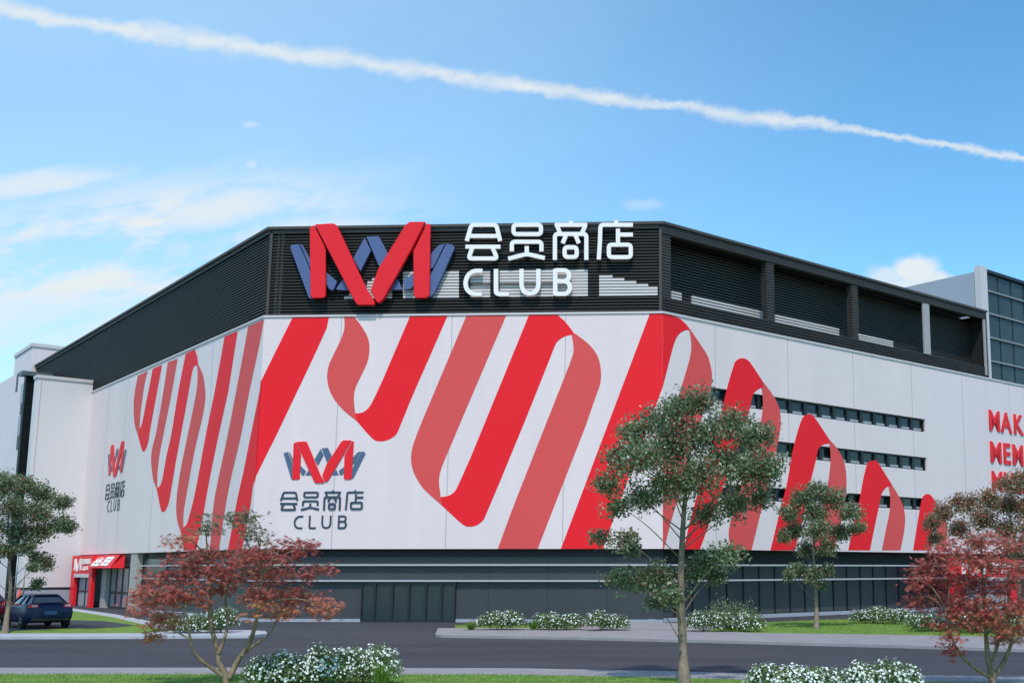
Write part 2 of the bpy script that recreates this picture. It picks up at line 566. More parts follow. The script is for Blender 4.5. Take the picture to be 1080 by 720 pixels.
# left face, from the far end
r1l = [(145.5, 396), (142.5, 412), (141, 428), (142, 447), (145.5, 458.5)]
ribbon(DN(r1l) + [(147.3, 452)] + DN([(148, 437), (152, 408), (156, 391)]), FL, dull)
ribbon(DN([(147.3, 452), (150, 446), (154, 425), (158, 406), (161, 389)]) + [(171, 384.5)] + DN([(166, 412), (159, 450), (156.7, 465), (154, 473), (151.8, 476), (150, 474.5), (148, 468), (145.5, 458.5)]), FL, red)
ribbon(DN([(177, 382), (172, 415), (165, 455), (161.7, 468), (159.7, 479), (159.7, 490), (161.7, 505), (165.5, 516)]) + DN([(165.9, 514), (166.2, 498), (168.3, 480), (172.2, 459), (180, 420), (187.5, 378)]), FL, dull)
ribbon(DN([(165.9, 514), (169, 511.7), (171.7, 503), (175.8, 480), (181, 456.7), (188.3, 411.7), (196, 373)]) + DN([(205.5, 368), (208, 376), (209, 384)]) + DN([(207, 384.5), (204, 388), (201.5, 399), (197, 425), (190.5, 460), (185, 490), (179.7, 521.7), (177.5, 531.7), (174.5, 538), (171.7, 539.7), (169.5, 536), (165.5, 516)]), FL, red)
ribbon(DN([(209, 384), (214, 395), (216.5, 410), (216.5, 422), (213.5, 440), (208.3, 462), (203.3, 485), (197.5, 517), (194, 538), (193.3, 556)]) + DN([(191, 562), (186.7, 546.7), (186, 532), (187.5, 515), (191, 493), (198, 459), (205, 425), (208, 407), (208.5, 390), (207, 384.5)]), FL, dull)
ribbon(DN([(193.3, 556), (196.7, 553), (200, 543), (206.7, 515), (217.5, 456.7), (226.7, 411.7), (237, 355)]) + [(250.8, 349)] + DN([(240.8, 413), (230.8, 458), (220.8, 506.7), (214, 545), (206.7, 580)]) + [(194, 580), (191, 562)], FL, red)
ribbon(DN([(262, 344), (252.5, 395), (240, 460), (230, 506.7), (225, 535), (221.5, 580)]) + DN([(231, 580), (238.3, 531.7), (245, 498), (254, 460), (263.3, 411.7), (273.3, 365), (278.5, 337)]), FL, dull)
ribbon(DN([(276.5, 400), (270, 432), (263.3, 465), (256.7, 498), (250, 528), (240.5, 580)]) + DN([(255, 580), (261.2, 550), (265, 527), (267.5, 510), (274, 497)]), FL, red)
# centre face
ribbon([(308.6, 334), (347, 334)] + DN([(344.6, 346), (330, 378), (310, 420), (290.4, 461), (283.3, 475), (272, 498), (266, 510)]) + [(270, 501), (276, 400), (275.2, 402), (290, 372)], FC, red)
ribbon(DN([(362.9, 334), (363.3, 346), (359, 359), (350.8, 376), (346.7, 385.4), (345, 398), (347.7, 411.5), (354, 423), (364.4, 434.4), (376.3, 443.8)]) + DN([(374.6, 435.4), (373.3, 420.8), (374.8, 409.4), (380, 398), (387.3, 382.3), (389.8, 367.7), (388, 356), (382, 345), (373.8, 334)]), FC, dull)
ribbon(DN([(374.6, 435.8), (381, 435), (386.3, 432.3), (392, 425), (403, 402)]) + [(432.4, 333.5), (472, 333)] + DN([(455, 372), (434, 419.8), (421.7, 450), (417.5, 458.3), (410, 463.5), (400.8, 465.2), (392.5, 462), (376.3, 443.8)]), FC, red)
ribbon([(491.9, 333), (477.3, 367.7)] + DN([(446, 442), (436.7, 466), (433.5, 481.7), (436, 497), (445, 513), (456.5, 524.4), (466.3, 533)]) + DN([(464.8, 523.3), (463, 506.7), (465.8, 493), (473, 475.4), (488, 440)]) + [(534, 332)], FC, dull)
ribbon(DN([(464.8, 523.8), (471, 523), (477.3, 520), (482.5, 513), (497, 480.6)]) + [(557.9, 332), (588, 331)] + DN([(595, 338), (602.5, 347), (605.5, 352)]) + DN([(603, 353), (596, 354.6), (590, 358.3), (585.8, 363.5), (578, 383)]) + [(554.4, 442)] + DN([(528, 506), (512.7, 542), (509.6, 548.3), (503, 553.5), (496, 555), (487.7, 552.5), (466.3, 533)]), FC, red)
ribbon(DN([(605.5, 351), (617, 359.4), (625.4, 367.7), (631.7, 379), (634, 393.8), (632.7, 406), (628.5, 417.7), (617.3, 450)]) + [(592, 514.6), (567, 579), (525, 579), (540, 537.5), (565, 474)] + DN([(592, 406), (602.5, 379), (605, 367.7), (603, 353)]), FC, dull)
ribbon([(685.3, 330.5), (699, 329.5), (699, 408), (650.4, 537.5), (636, 579), (591.5, 579), (644, 440)], FC, red)
# right face
ribbon(DN([(699, 329.5), (704, 331.3), (711, 333.3), (717.5, 336.5), (723.3, 341.7), (728, 347.5)]) + DN([(727, 348.3), (723.3, 348), (716.7, 351.7), (711.7, 360), (706, 380), (699, 408)]), FR, red)
ribbon(DN([(728, 347.5), (740, 365), (747, 377), (750.5, 392), (750.5, 402), (748, 414), (737, 450), (718, 515), (707.5, 550), (700, 580)]) + DN([(690, 580), (681, 558), (676.6, 536), (679, 518), (688, 490), (704, 450), (718.3, 408.3), (725, 386.7), (728.3, 373), (729, 361.7), (727, 348.3)]), FR, dull)
ribbon(DN([(721, 580), (728, 548), (740, 505), (758, 445), (767, 408), (773.3, 386.7), (775.8, 380.8), (781.7, 377.5), (787.5, 379), (792.5, 384), (803, 400)]) + DN([(805, 409.5), (802.5, 409), (796.7, 412.5), (793.3, 418), (790.8, 430), (785, 451.7), (768, 500), (752, 540), (738, 580)]), FR, red)
ribbon(DN([(803, 400), (815.8, 417.5), (821.7, 430), (823.3, 441.7), (822.8, 453), (816, 487), (806, 525), (792.5, 580)]) + DN([(771, 580), (768.3, 563), (771, 548), (779, 522), (791, 486), (801, 450), (804, 434), (804.4, 420), (803.3, 410)]), FR, dull)
ribbon(DN([(812.5, 580), (821, 545), (830, 509), (836, 475), (842, 452), (845.8, 441.7), (848.3, 438.3), (853, 436.7), (858.3, 439), (874.5, 463)]) + DN([(875, 467.2), (867.5, 469), (863.3, 473), (860, 486.7), (854, 511.7), (847, 545), (838, 580)]), FR, red)
ribbon(DN([(874.5, 463), (883.3, 473.3), (890, 486.7), (892.7, 503), (891.7, 523), (887, 550), (879.5, 580)]) + DN([(857.5, 580), (865, 545), (873, 510), (875.6, 490), (875.8, 476.7), (874.3, 467)]), FR, dull)
ribbon(DN([(894.5, 580), (901, 550), (906.7, 525), (910, 506.7), (914, 490.5), (916.7, 486.5), (921.7, 485.5), (925.8, 487.5), (941, 511.5)]) + DN([(937, 512.8), (935, 513.5), (930, 520), (926.7, 535), (922, 557), (917.5, 580)]), FR, red)
ribbon(DN([(941, 511.5), (949, 525), (953.3, 536.7), (954.5, 548), (953, 563), (949.5, 580)]) + DN([(930, 580), (934.5, 557), (938, 540), (938.8, 525), (937, 512.8)]), FR, dull)
ribbon(DN([(963, 580), (966.7, 556.7), (971.7, 528), (975, 521.7), (980, 520.8), (984, 525), (989, 533)]) + [(985, 552), (982, 580)], FR, red)
ribbon(DN([(989, 533), (996, 545), (999, 558), (998, 580)]) + [(987, 580), (988, 552)], FR, dull)

# ------------------------------------------------------------------ ground floor
bm = bmesh.new()
GL = [FL.pt(FL.uv(141, 620)[0], 0), L0, C0]
band(bm, GL, -0.8, -0.45, 0.02, Z_BOT - 0.03)
# faint vertical panel joints
for px in (300, 340, 515, 577, 640):
    u = FC.uv(px, 630, -0.45)[0]
    fbox(bm, FC, u - 0.012, u + 0.012, 0.3, Z_BOT - 0.04, -0.45, -0.447, 1)
build('ground_floor_wall', bm, [gfwall, black], store)
bm = bmesh.new()
u0r, u1r = 0.3, 60
fbox(bm, FR, -0.2, u1r, 0.02, Z_BOT - 0.03, -1.7, -1.4)
u = 0.8
while u < 55:
    fbox(bm, FR, u - 0.03, u + 0.03, 0.02, Z_BOT - 0.05, -1.4, -1.34, 1)
    u += 1.25
build('ground_floor_wall', bm, [gfwall, black], store)
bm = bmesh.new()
band(bm, GL, -0.45, -0.4, Z_BOT - 0.38, Z_BOT - 0.031)  # dark strip paints in the shade under the left and centre overhang
fbox(bm, FR, -0.2, u1r, Z_BOT - 0.72, Z_BOT - 0.031, -1.4, -1.25)  # dark-coloured band of the recess on the right face
build('shade_and_recess_band', bm, gfdark, store)
# white fins
zf1 = FC.uv(480, 595.2)[1]; zf2 = FC.uv(480, 612)[1]
for zz in (zf1, zf2):
    bm = bmesh.new()
    band(bm, [FL.pt(FL.uv(143, 608)[0], 0), L0, C0, FR.pt(44, 0)], -0.44, -0.2, zz - 0.05, zz + 0.03)
    build('fin', bm, fin_w, store)
bm = bmesh.new()
ud0 = FC.uv(381.5, 650, -0.4)[0]; ud1 = FC.uv(480.8, 650, -0.4)[0]
band(bm, [GL[0], L0, FC.pt(ud0 - 0.01, 0)], -0.44, -0.3, 0.0, 0.14)
fbox(bm, FC, ud1 + 0.01, UC, 0.0, 0.14, -0.44, -0.3)
fbox(bm, FR, -0.2, 50, 0.0, 0.16, -1.3, -0.6)
build('plinth', bm, plinth_g, store)
# door of six dark glass leaves in the centre face
ud = [FC.uv(x, 635, -0.4)[0] for x in (381.5, 395.7, 414.2, 431.7, 449.4, 466, 480.8)]
zd = zf2 - 0.06
door = None
for k in range(6):
    a, b = ud[k], ud[k + 1]
    bm = bmesh.new()
    fbox(bm, FC, a, a + 0.06, 0.15 * 0, zd, -0.44, -0.25)
    fbox(bm, FC, b - 0.06, b - 0.002, 0, zd, -0.44, -0.25)
    fbox(bm, FC, a + 0.06, b - 0.06, zd - 0.07, zd, -0.44, -0.25)
    fbox(bm, FC, a + 0.06, b - 0.06, 0, 0.1, -0.44, -0.25)
    d = build('door', bm, black, store)
    bm = bmesh.new()
    fbox(bm, FC, a + 0.06, b - 0.06, 0.1, zd - 0.07, -0.4, -0.36)
    build('pane', bm, glass_door, d)
# left face: dark green bay, beige pillar and glass doors beside the portal
bm = bmesh.new()
ua = FL.uv(146, 600)[0]; ub = FL.uv(168, 600)[0]
fbox(bm, FL, ua, ub, FL.uv(150, 607)[1], Z_BOT - 0.06, -0.44, -0.4)
build('window', bm, mat('glass_green', (0.012, 0.03, 0.027), 0.15), store)
bm = bmesh.new()
ua = FL.uv(136, 605)[0]; ub = FL.uv(142.5, 605)[0]
fbox(bm, FL, ua, ub, 0, Z_BOT - 0.04, -0.4, -0.05)
build('pillar', bm, beige, store)
bm = bmesh.new()
ua2 = FL.uv(104.5, 620)[0]; ub2 = FL.uv(109, 620)[0]
fbox(bm, FL, ua2, ub2, 0, Z_BOT - 0.04, -0.4, -0.1)
build('pillar', bm, beige, store)
for k in range(4):
    a = ub2 + (ua - ub2) * k / 4; b = ub2 + (ua - ub2) * (k + 1) / 4
    zt = FL.uv(120, 597)[1]
    bm = bmesh.new()
    fbox(bm, FL, a, a + 0.12, 0, zt, -0.5, -0.38)
    fbox(bm, FL, b - 0.12, b - 0.004, 0, zt, -0.5, -0.38)
    fbox(bm, FL, a + 0.12, b - 0.12, zt - 0.12, zt, -0.5, -0.38)
    fbox(bm, FL, a + 0.12, b - 0.12, 0.95, 1.1, -0.5, -0.38)
    fbox(bm, FL, a + 0.12, b - 0.12, 0, 0.12, -0.5, -0.38)
    d = build('door', bm, black, store)
    bm = bmesh.new()
    fbox(bm, FL, a + 0.12, b - 0.12, 0.12, zt - 0.12, -0.46, -0.42)
    build('pane', bm, mat('glass_entrance', (0.26, 0.25, 0.26), 0.2) if k == 0 else bpy.data.materials['glass_entrance'], d)
bm = bmesh.new()
fbox(bm, FL, ub2, ua, FL.uv(120, 597)[1], Z_BOT - 0.04, -0.6, -0.4)
build('lintel', bm, beige, store)

# ------------------------------------------------------------------ lettering by strokes
def fillet(pts, r, closed):
    out = []
    n = len(pts)
    for i in range(n):
        p = Vector((*pts[i], 0))
        if not closed and i in (0, n - 1):
            out.append((p.x, p.y)); continue
        a = Vector((*pts[i - 1], 0)); b = Vector((*pts[(i + 1) % n], 0))
        da, db = a - p, b - p
        rr = min(r, da.length * 0.45, db.length * 0.45)
        if rr < 1e-4: out.append((p.x, p.y)); continue
        q0 = p + da.normalized() * rr; q1 = p + db.normalized() * rr
        for t in (0, 0.25, 0.5, 0.75, 1):
            q = q0 * (1 - t) ** 2 + p * 2 * t * (1 - t) + q1 * t * t
            out.append((q.x, q.y))
    return out

def stroke_prism(bm, F, pts, w, closed, o0, o1, mi=0):
    """ribbon of width w along uv points, front at o1"""
    n = len(pts)
    P = [Vector((*p, 0)) for p in pts]
    Lf, Rt = [], []
    for i in range(n):
        if closed:
            a, b = P[i - 1], P[(i + 1) % n]
            t0 = (P[i] - a).normalized(); t1 = (b - P[i]).normalized()
        else:
            t0 = (P[i] - P[i - 1]).normalized() if i > 0 else (P[1] - P[0]).normalized()
            t1 = (P[i + 1] - P[i]).normalized() if i < n - 1 else t0
        n0 = Vector((-t0.y, t0.x, 0)); n1 = Vector((-t1.y, t1.x, 0))
        m = (n0 + n1)
        m = m.normalized() if m.length > 1e-6 else n0
        s = w / 2 / max(0.4, m.dot(n1))
        Lf.append(P[i] + m * s); Rt.append(P[i] - m * s)
    def vv(p, o): return bm.verts.new(F.pt(p.x, p.y, o))
    LB = [vv(p, o0) for p in Lf]; LT = [vv(p, o1) for p in Lf]
    RB = [vv(p, o0) for p in Rt]; RT = [vv(p, o1) for p in Rt]
    m_ = n if closed else n - 1
    for i in range(m_):
        j = (i + 1) % n
        for q in ((LT[i], LT[j], RT[j], RT[i]), (LB[i], RB[i], RB[j], LB[j]), (LB[i], LB[j], LT[j], LT[i]), (RB[i], RT[i], RT[j], RB[j])):
            bm.faces.new(q).material_index = mi
    if not closed:
        bm.faces.new((LB[0], LT[0], RT[0], RB[0])).material_index = mi
        bm.faces.new((LB[-1], RB[-1], RT[-1], LT[-1])).material_index = mi

# strokes given in the pixels of the rooftop sign; (points, closed)
def c1(pts): return [(484 + x / 8, 228 + y / 8) for x, y in pts]
def c2(pts): return [(574 + x / 8, 228 + y / 8) for x, y in pts]
GLYPH = {
 'hui': [(c1([(65, 208), (105, 72), (315, 72), (347, 208)]), 0), (c1([(92, 166), (328, 166)]), 0), (c1([(55, 257), (350, 257)]), 0), (c1([(112, 266), (80, 356), (322, 356), (284, 266)]), 0)],
 'yuan': [(c1([(460, 72), (692, 72), (692, 150), (460, 150)]), 1), (c1([(446, 295), (446, 215), (696, 215), (696, 295)]), 0), (c1([(572, 252), (572, 318)]), 0), (c1([(416, 358), (572, 318), (724, 352)]), 0)],
 'shang': [(c2([(225, 38), (225, 62)]), 0), (c2([(88, 72), (362, 72)]), 0), (c2([(110, 84), (133, 142)]), 0), (c2([(345, 84), (318, 142)]), 0), (c2([(90, 368), (90, 150), (355, 150), (355, 368)]), 0), (c2([(182, 164), (155, 228)]), 0), (c2([(265, 164), (292, 228)]), 0), (c2([(172, 262), (274, 262), (274, 344), (172, 344)]), 1)],
 'dian': [(c2([(607, 35), (607, 60)]), 0), (c2([(748, 72), (474, 72), (470, 210), (460, 364)]), 0), (c2([(622, 105), (622, 226)]), 0), (c2([(638, 155), (748, 155)]), 0), (c2([(545, 240), (730, 240), (730, 345), (545, 345)]), 1)],
 'C': [(c1([(198, 460), (125, 460), (76, 492), (52, 556), (64, 618), (110, 655), (194, 655)]), 0)],
 'L': [(c1([(312, 445), (312, 655), (422, 655)]), 0)],
 'U': [(c1([(528, 445), (528, 590), (546, 636), (600, 656), (652, 636), (670, 590), (670, 445)]), 0)],
 'B': [(c2([(92, 444), (92, 666)]), 0), (c2([(92, 456), (180, 456), (208, 476), (208, 522), (182, 546), (104, 546)]), 0), (c2([(182, 548), (214, 572), (218, 616), (190, 654), (92, 654)]), 0)],
}
def place(glyph, F, mapf, w, o0, o1, m, parent, name):
    bm = bmesh.new()
    for k, (pts, cl) in enumerate(GLYPH[glyph]):
        uv = [mapf(x, y) for x, y in pts]
        r = w * 0.8
        uv = fillet(uv, r, cl)
        stroke_prism(bm, F, uv, w, bool(cl), o0, o1 + 0.004 * k)
    return build(name, bm, m, parent)

# logo strokes in rooftop pixels
LOGO_RED = [
 [(326.4, 240.5), (330.6, 236.9), (341.6, 258.5), (343.3, 264), (343.3, 311), (341.6, 314), (329.2, 314.4), (327.2, 311.8)],
 [(331.8, 236.4), (351, 235.4), (354, 236.6), (357.5, 243), (386.7, 305.6), (395.4, 319.2), (394.2, 321.5), (376.5, 321.5), (373, 316)],
 [(390.8, 306.5), (398.3, 284), (427.5, 236.8), (432, 233.8), (448.6, 233.6), (433.3, 263.8), (404.4, 315), (400.4, 319), (397, 318.6)],
 [(450.2, 235.4), (453.4, 236), (454, 238), (452.8, 311.4), (449.6, 314.3), (438.6, 314.3), (436.2, 311.4), (435.6, 265)]]
LOGO_BLUE = [
 [(306, 260.5), (308, 258.3), (314.7, 257.2), (325.6, 281), (334, 311), (328.3, 315.3), (325.4, 313.3)],
 [(316.3, 257), (319, 258.5), (331, 280), (331, 291), (325.4, 278)],
 [(343, 286), (355.3, 296.8), (352, 304.8), (349.5, 306), (347, 304.5), (341, 293)],
 [(357, 305.8), (354.4, 304.8), (361, 295), (366.5, 299), (369, 306)],
 [(372.5, 272.5), (384.4, 251), (391.3, 263.8), (380, 286)],
 [(386.6, 249.6), (399.3, 249), (410.5, 270), (403, 284), (399, 279)],
 [(419.5, 294), (424.4, 305.4), (411, 305.6)],
 [(424.8, 296.5), (436.5, 288), (437.5, 300), (432.8, 304.5), (427.5, 305.2)],
 [(452, 273), (455.7, 266), (463, 258.5), (469.2, 256.8), (457, 282), (452.5, 284)],
 [(470.6, 257), (477.3, 258), (479.6, 261), (457.5, 309.5), (453.7, 313.3), (449, 312), (452.7, 293)]]
LB_OFF = [0.12, 0.06, 0.12, 0.06, 0.06, 0.12, 0.06, 0.12, 0.06, 0.12]

def bevel_build(name, bm, m, parent, w=0.02):
    bmesh.ops.recalc_face_normals(bm, faces=bm.faces)
    es = [e for e in bm.edges if e.calc_face_angle(0) > 0.9]
    bmesh.ops.bevel(bm, geom=es, offset=w, segments=1, affect='EDGES', clamp_overlap=True)
    return build(name, bm, m, parent)

# rooftop logo
OFFS = 0.45
ub, _ = FC.uv(390, 310, OFFS)
roof_logo = thing('rooftop_logo_sign', 'huge red M over blue zigzag logo sign on the louvred roof screen', 'sign', FC.pt(ub, Z_PAN + 0.6, OFFS))
for k, pl in enumerate(LOGO_RED):
    bm = bmesh.new()
    o1 = 0.42 + (0.08 if k in (1, 2) else 0.0) + (0.015 if k == 2 else 0)
    fpoly(bm, FC, [FC.uv(x, y, o1) for x, y in pl], 0.27, o1)
    bevel_build('red_stroke', bm, signred, roof_logo, 0.03)
for k, pl in enumerate(LOGO_BLUE):
    bm = bmesh.new()
    o1 = 0.14 + LB_OFF[k]
    fpoly(bm, FC, [FC.uv(x, y, o1) for x, y in pl], 0.03, o1)
    build('blue_stroke', bm, signblue, roof_logo)
bm = bmesh.new()
for px in (335, 362, 385, 415, 445):
    for py in (270, 300):
        u, v = FC.uv(px, py, 0.1)
        fbox(bm, FC, u - 0.05, u + 0.05, v - 0.05, v + 0.05, -0.08, 0.029 if False else 0.02)
build('bracket', bm, framegrey, roof_logo)

# rooftop letters
O1 = 0.28
u_, v_ = FC.uv(578, 312, O1)
roof_let = thing('rooftop_letter_sign', 'white rooftop lettering of four Chinese characters above the word CLUB', 'sign', FC.pt(u_, v_, O1))
wst = (FC.uv(600, 260)[0] - FC.uv(590, 260)[0]) / 10 * 4.3
for g in ('hui', 'yuan', 'shang', 'dian'):
    place(g, FC, lambda x, y: FC.uv(x, y, O1), wst, 0.14, O1, letterw, roof_let, 'character')
for g in 'CLUB':
    place(g, FC, lambda x, y: FC.uv(x, y, O1), wst * 1.05, 0.12, O1, letterw, roof_let, 'letter')
bm = bmesh.new()
for py in (245, 268, 300):
    u0, v0 = FC.uv(492, py, 0.0); u1 = FC.uv(664 if py < 280 else 602, py, 0.0)[0]
    fbox(bm, FC, u0, u1, v0 - 0.03, v0 + 0.03, 0.02, 0.08)
build('mounting_rail', bm, black, roof_let)

def rectmap(src, F, dst):
    """map the source pixel rectangle to wall coordinates u0,v0(top) .. u1,v1(bottom)"""
    (a, b, c, d) = src; (u0, v0, u1, v1) = dst
    return lambda x, y: (u0 + (x - a) / (c - a) * (u1 - u0), v0 + (y - b) / (d - b) * (v1 - v0))

def wall_logo(F, rects, label):
    """rects: logo, characters, CLUB rectangles in uv"""
    lg, ch, cl = rects
    root = thing('wall_logo_sign', label, 'sign', F.pt((lg[0] + lg[2]) / 2, cl[3], 0.0), 'logo signs on the white walls')
    mp = rectmap((306, 233.6, 479.6, 321.5), F, lg)
    for k, pl in enumerate(LOGO_BLUE):
        bm = bmesh.new(); fpoly(bm, F, [mp(x, y) for x, y in pl], 0.013, 0.02 + LB_OFF[k] * 0.08)
        build('blue_stroke', bm, slate_blue, root)
    for k, pl in enumerate(LOGO_RED):
        bm = bmesh.new(); fpoly(bm, F, [mp(x, y) for x, y in pl], 0.013, 0.04 + (0.012 if k in (1, 2) else 0) + 0.003 * k)
        build('red_stroke', bm, signred, root)
    mp2 = rectmap((490, 233, 668, 275), F, ch)
    w = abs(ch[2] - ch[0]) / 178 * 4.2
    for g in ('hui', 'yuan', 'shang', 'dian'):
        place(g, F, mp2, w, 0.013, 0.03, navy, root, 'character')
    mp3 = rectmap((488, 283, 604, 312), F, cl)
    for g in 'CLUB':
        place(g, F, mp3, w * 0.9, 0.013, 0.03, navy, root, 'letter')
    return root
def urect(F, x0, y0, x1, y1, xm=None, ym=None):
    xm = (x0 + x1) / 2; ym = (y0 + y1) / 2
    return (F.uv(x0, ym)[0], F.uv(xm, y0)[1], F.uv(x1, ym)[0], F.uv(xm, y1)[1])
wall_logo(FC, (urect(FC, 298.8, 464.3, 385.3, 509), urect(FC, 295.3, 517, 383.4, 538.4), urect(FC, 309.5, 543, 366.6, 557.6)), 'red M logo with dark lettering on the wide front wall under the ribbons')
wall_logo(FL, (urect(FL, 114, 467, 133, 502), urect(FL, 111.8, 508, 131.5, 525.5), urect(FL, 113.5, 526.5, 126.5, 539)), 'red M logo with dark lettering near the far end of the left side wall')

# slogan on the right face
def text_obj(body, size, name, m, F, u, v, off, thick, parent, bold=0.0, sx=1.0):
    cu = bpy.data.curves.new(name, 'FONT')
    cu.body = body; cu.size = size; cu.extrude = thick / 2; cu.offset = bold
    o = bpy.data.objects.new('tmp', cu); COL.objects.link(o)
    dg = bpy.context.evaluated_depsgraph_get()
    me = bpy.data.meshes.new_from_object(o.evaluated_get(dg))
    bpy.data.objects.remove(o); bpy.data.curves.remove(cu)
    Mx = Matrix(((F.d.x * sx, 0, F.n.x, 0), (F.d.y * sx, 0, F.n.y, 0), (0, 1, 0, 0), (0, 0, 0, 1)))
    p = F.pt(u, v, off + thick / 2)
    me.transform(Matrix.Translation(p) @ Mx)
    me.materials.clear()
    xs = [(Vector(vt.co) - F.o).dot(F.d) for vt in me.vertices]
    return link(name, me, m, parent), (max(xs) if xs else u)
sl_u, sl_v = FR.uv(1043, 517)
slogan = thing('slogan_sign', 'raised red lettering reading MAKE MEMBER MUCH on the right wall', 'sign', FR.pt(sl_u, sl_v, 0))
for word, xt, yt, yb in (('MAKE', 1041.5, 432, 452.8), ('MEMBER', 1042.8, 465, 486.7), ('MUCH', 1044.5, 496.3, 517)):
    u, vt = FR.uv(xt, yt); _, vb_ = FR.uv(xt, yb)
    h = vt - vb_
    size = h / 0.70
    uu = u
    for chh in word:
        lo, mx = text_obj(chh, size, 'letter', signred, FR, uu, vb_, 0.015, 0.06, slogan, bold=size * 0.025, sx=0.98)
        uu = mx + h * 0.14

# ------------------------------------------------------------------ entrance portal on the left face
def portal(F, u0, u1, zt, label, depth=0.7, small=True):
    root = thing('entrance_portal', label, 'entrance', F.pt((u0 + u1) / 2, 0, 0.2), 'red entrance portals')
    w = u1 - u0; t = w * 0.17
    bm = bmesh.new()
    fbox(bm, F, u0, u0 + t, 0, zt, depth - 0.22, depth)
    fbox(bm, F, u1 - t * 0.8, u1, 0, zt, depth - 0.22, depth)
    fbox(bm, F, u0 + t, u1 - t * 0.8, zt * 0.62, zt, depth - 0.5, depth - 0.003)
    build('frame', bm, signred, root)
    # glazed door inside
    bm = bmesh.new()
    a, b = u0 + t, u1 - t * 0.8
    m_ = (a + b) / 2
    for x in (a, m_ - 0.06, b - 0.12):
        fbox(bm, F, x, x + 0.12, 0, zt * 0.62, depth - 0.4, depth - 0.28)
    fbox(bm, F, a + 0.12, m_ - 0.06, 1.0, 1.1, depth - 0.4, depth - 0.28); fbox(bm, F, m_ + 0.06, b - 0.12, 1.0, 1.1, depth - 0.4, depth - 0.28)
    dr = build('door', bm, black, root)
    bm = bmesh.new(); fbox(bm, F, a, b, 0.02, zt * 0.62, depth - 0.37, depth - 0.33)
    build('pane', bm, panegrey, dr)
    # white banner strip under the header
    bm = bmesh.new(); fbox(bm, F, a + 0.05, b - 0.05, zt * 0.57, zt * 0.64, depth, depth + 0.04)
    build('banner', bm, lightgrey, root)
    mp = rectmap((326, 233.6, 454, 321.5), F, (u0 + w * 0.14, zt * 0.94, u0 + w * 0.48, zt * 0.68))
    for k, pl in enumerate(LOGO_RED):
        bm = bmesh.new(); fpoly(bm, F, [mp(x, y) for x, y in pl], depth, depth + 0.05 + 0.004 * k)
        build('logo_stroke', bm, letterw, root)
    ch = (u0 + w * 0.53, zt * 0.93, u0 + w * 0.9, zt * 0.83)
    mp2 = rectmap((490, 233, 668, 275), F, ch)
    for g in ('hui', 'yuan', 'shang', 'dian'):
        place(g, F, mp2, (ch[2] - ch[0]) / 178 * 5, depth, depth + 0.05, letterw, root, 'character')
    cl = (u0 + w * 0.55, zt * 0.79, u0 + w * 0.8, zt * 0.71)
    mp3 = rectmap((488, 283, 604, 312), F, cl)
    for g in 'CLUB':
        place(g, F, mp3, (ch[2] - ch[0]) / 178 * 5, depth, depth + 0.05, letterw, root, 'letter')
    return root
pu0 = FL.uv(82, 620)[0]; pu1 = FL.uv(104.5, 620)[0]
portal(FL, pu0, pu1, Z_BOT - 0.06, 'red framed entrance portal at the far left end of the store', 0.5)
pv0 = FR.uv(991, 620)[0]; pv1 = FR.uv(1064, 620)[0]
portal(FR, pv0, pv1, Z_BOT - 0.35, 'red framed entrance portal on the right wall behind the right maple', 0.9)
# slanted red canopy sign beside the left portal
ca = FL.uv(105, 590)[0]; cb = FL.uv(131.5, 590)[0]
zc1 = Z_BOT - 0.08; zc0 = FL.uv(115, 597)[1] - 0.1
aw = thing('canopy_sign', 'red slanted canopy sign with white characters beside the left portal', 'sign', FL.pt((ca + cb) / 2, zc0, 0.3))
bm = bmesh.new()
prism(bm, [FL.pt(ca + 0.1, zc1, 0.0), FL.pt(cb, zc1, 0.0), FL.pt(cb, zc0, 0.0), FL.pt(ca + 0.1, zc0, 0.0)],
          [FL.pt(ca + 0.1, zc1, 0.3), FL.pt(cb, zc1, 0.3), FL.pt(cb - 0.4, zc0, 0.75), FL.pt(ca + 0.1, zc0, 0.75)])
build('canopy', bm, signred, aw)
class Slope:
    """the canopy's slanted front as a drawing plane"""
    def __init__(s):
        s.a = FL.pt(ca + 0.1, zc1, 0.3); s.x = FL.d; s.y = (FL.pt(0, zc1, 0.3) - FL.pt(0, zc0, 0.75)).normalized()
        s.n = s.x.cross(s.y).normalized()
        if s.n.y > 0: s.n = -s.n
    def pt(s, u, v, o): return s.a + s.x * u + s.y * v + s.n * o
SL = Slope()
cw = cb - ca
hh = (FL.pt(0, zc1, 0.3) - FL.pt(0, zc0, 0.75)).length
for g, x0 in (('chu', 0.14), ('kou', 0.5)):
    bm = bmesh.new()
    W = cw * 0.28; Hh = hh * 0.55
    st = {'chu': [([(0.5, 1), (0.5, 0)], 0), ([(0.12, 0.9), (0.12, 0.52), (0.88, 0.52), (0.88, 0.9)], 0), ([(0, 0.42), (0, 0), (1, 0), (1, 0.42)], 0)],
          'kou': [([(0.05, 0.95), (0.95, 0.95), (0.95, 0.05), (0.05, 0.05)], 1), ([(0.1, 0.5), (0.9, 0.5)], 0)]}[g]
    for k, (pts, c) in enumerate(st):
        uv = [(x0 * cw + x * W + y * 0.25 * W, -hh * 0.78 + y * Hh) for x, y in pts]
        stroke_prism(bm, SL, uv, W * 0.11, bool(c), 0.002, 0.05 + 0.004 * k)
    build('character', bm, letterw, aw)

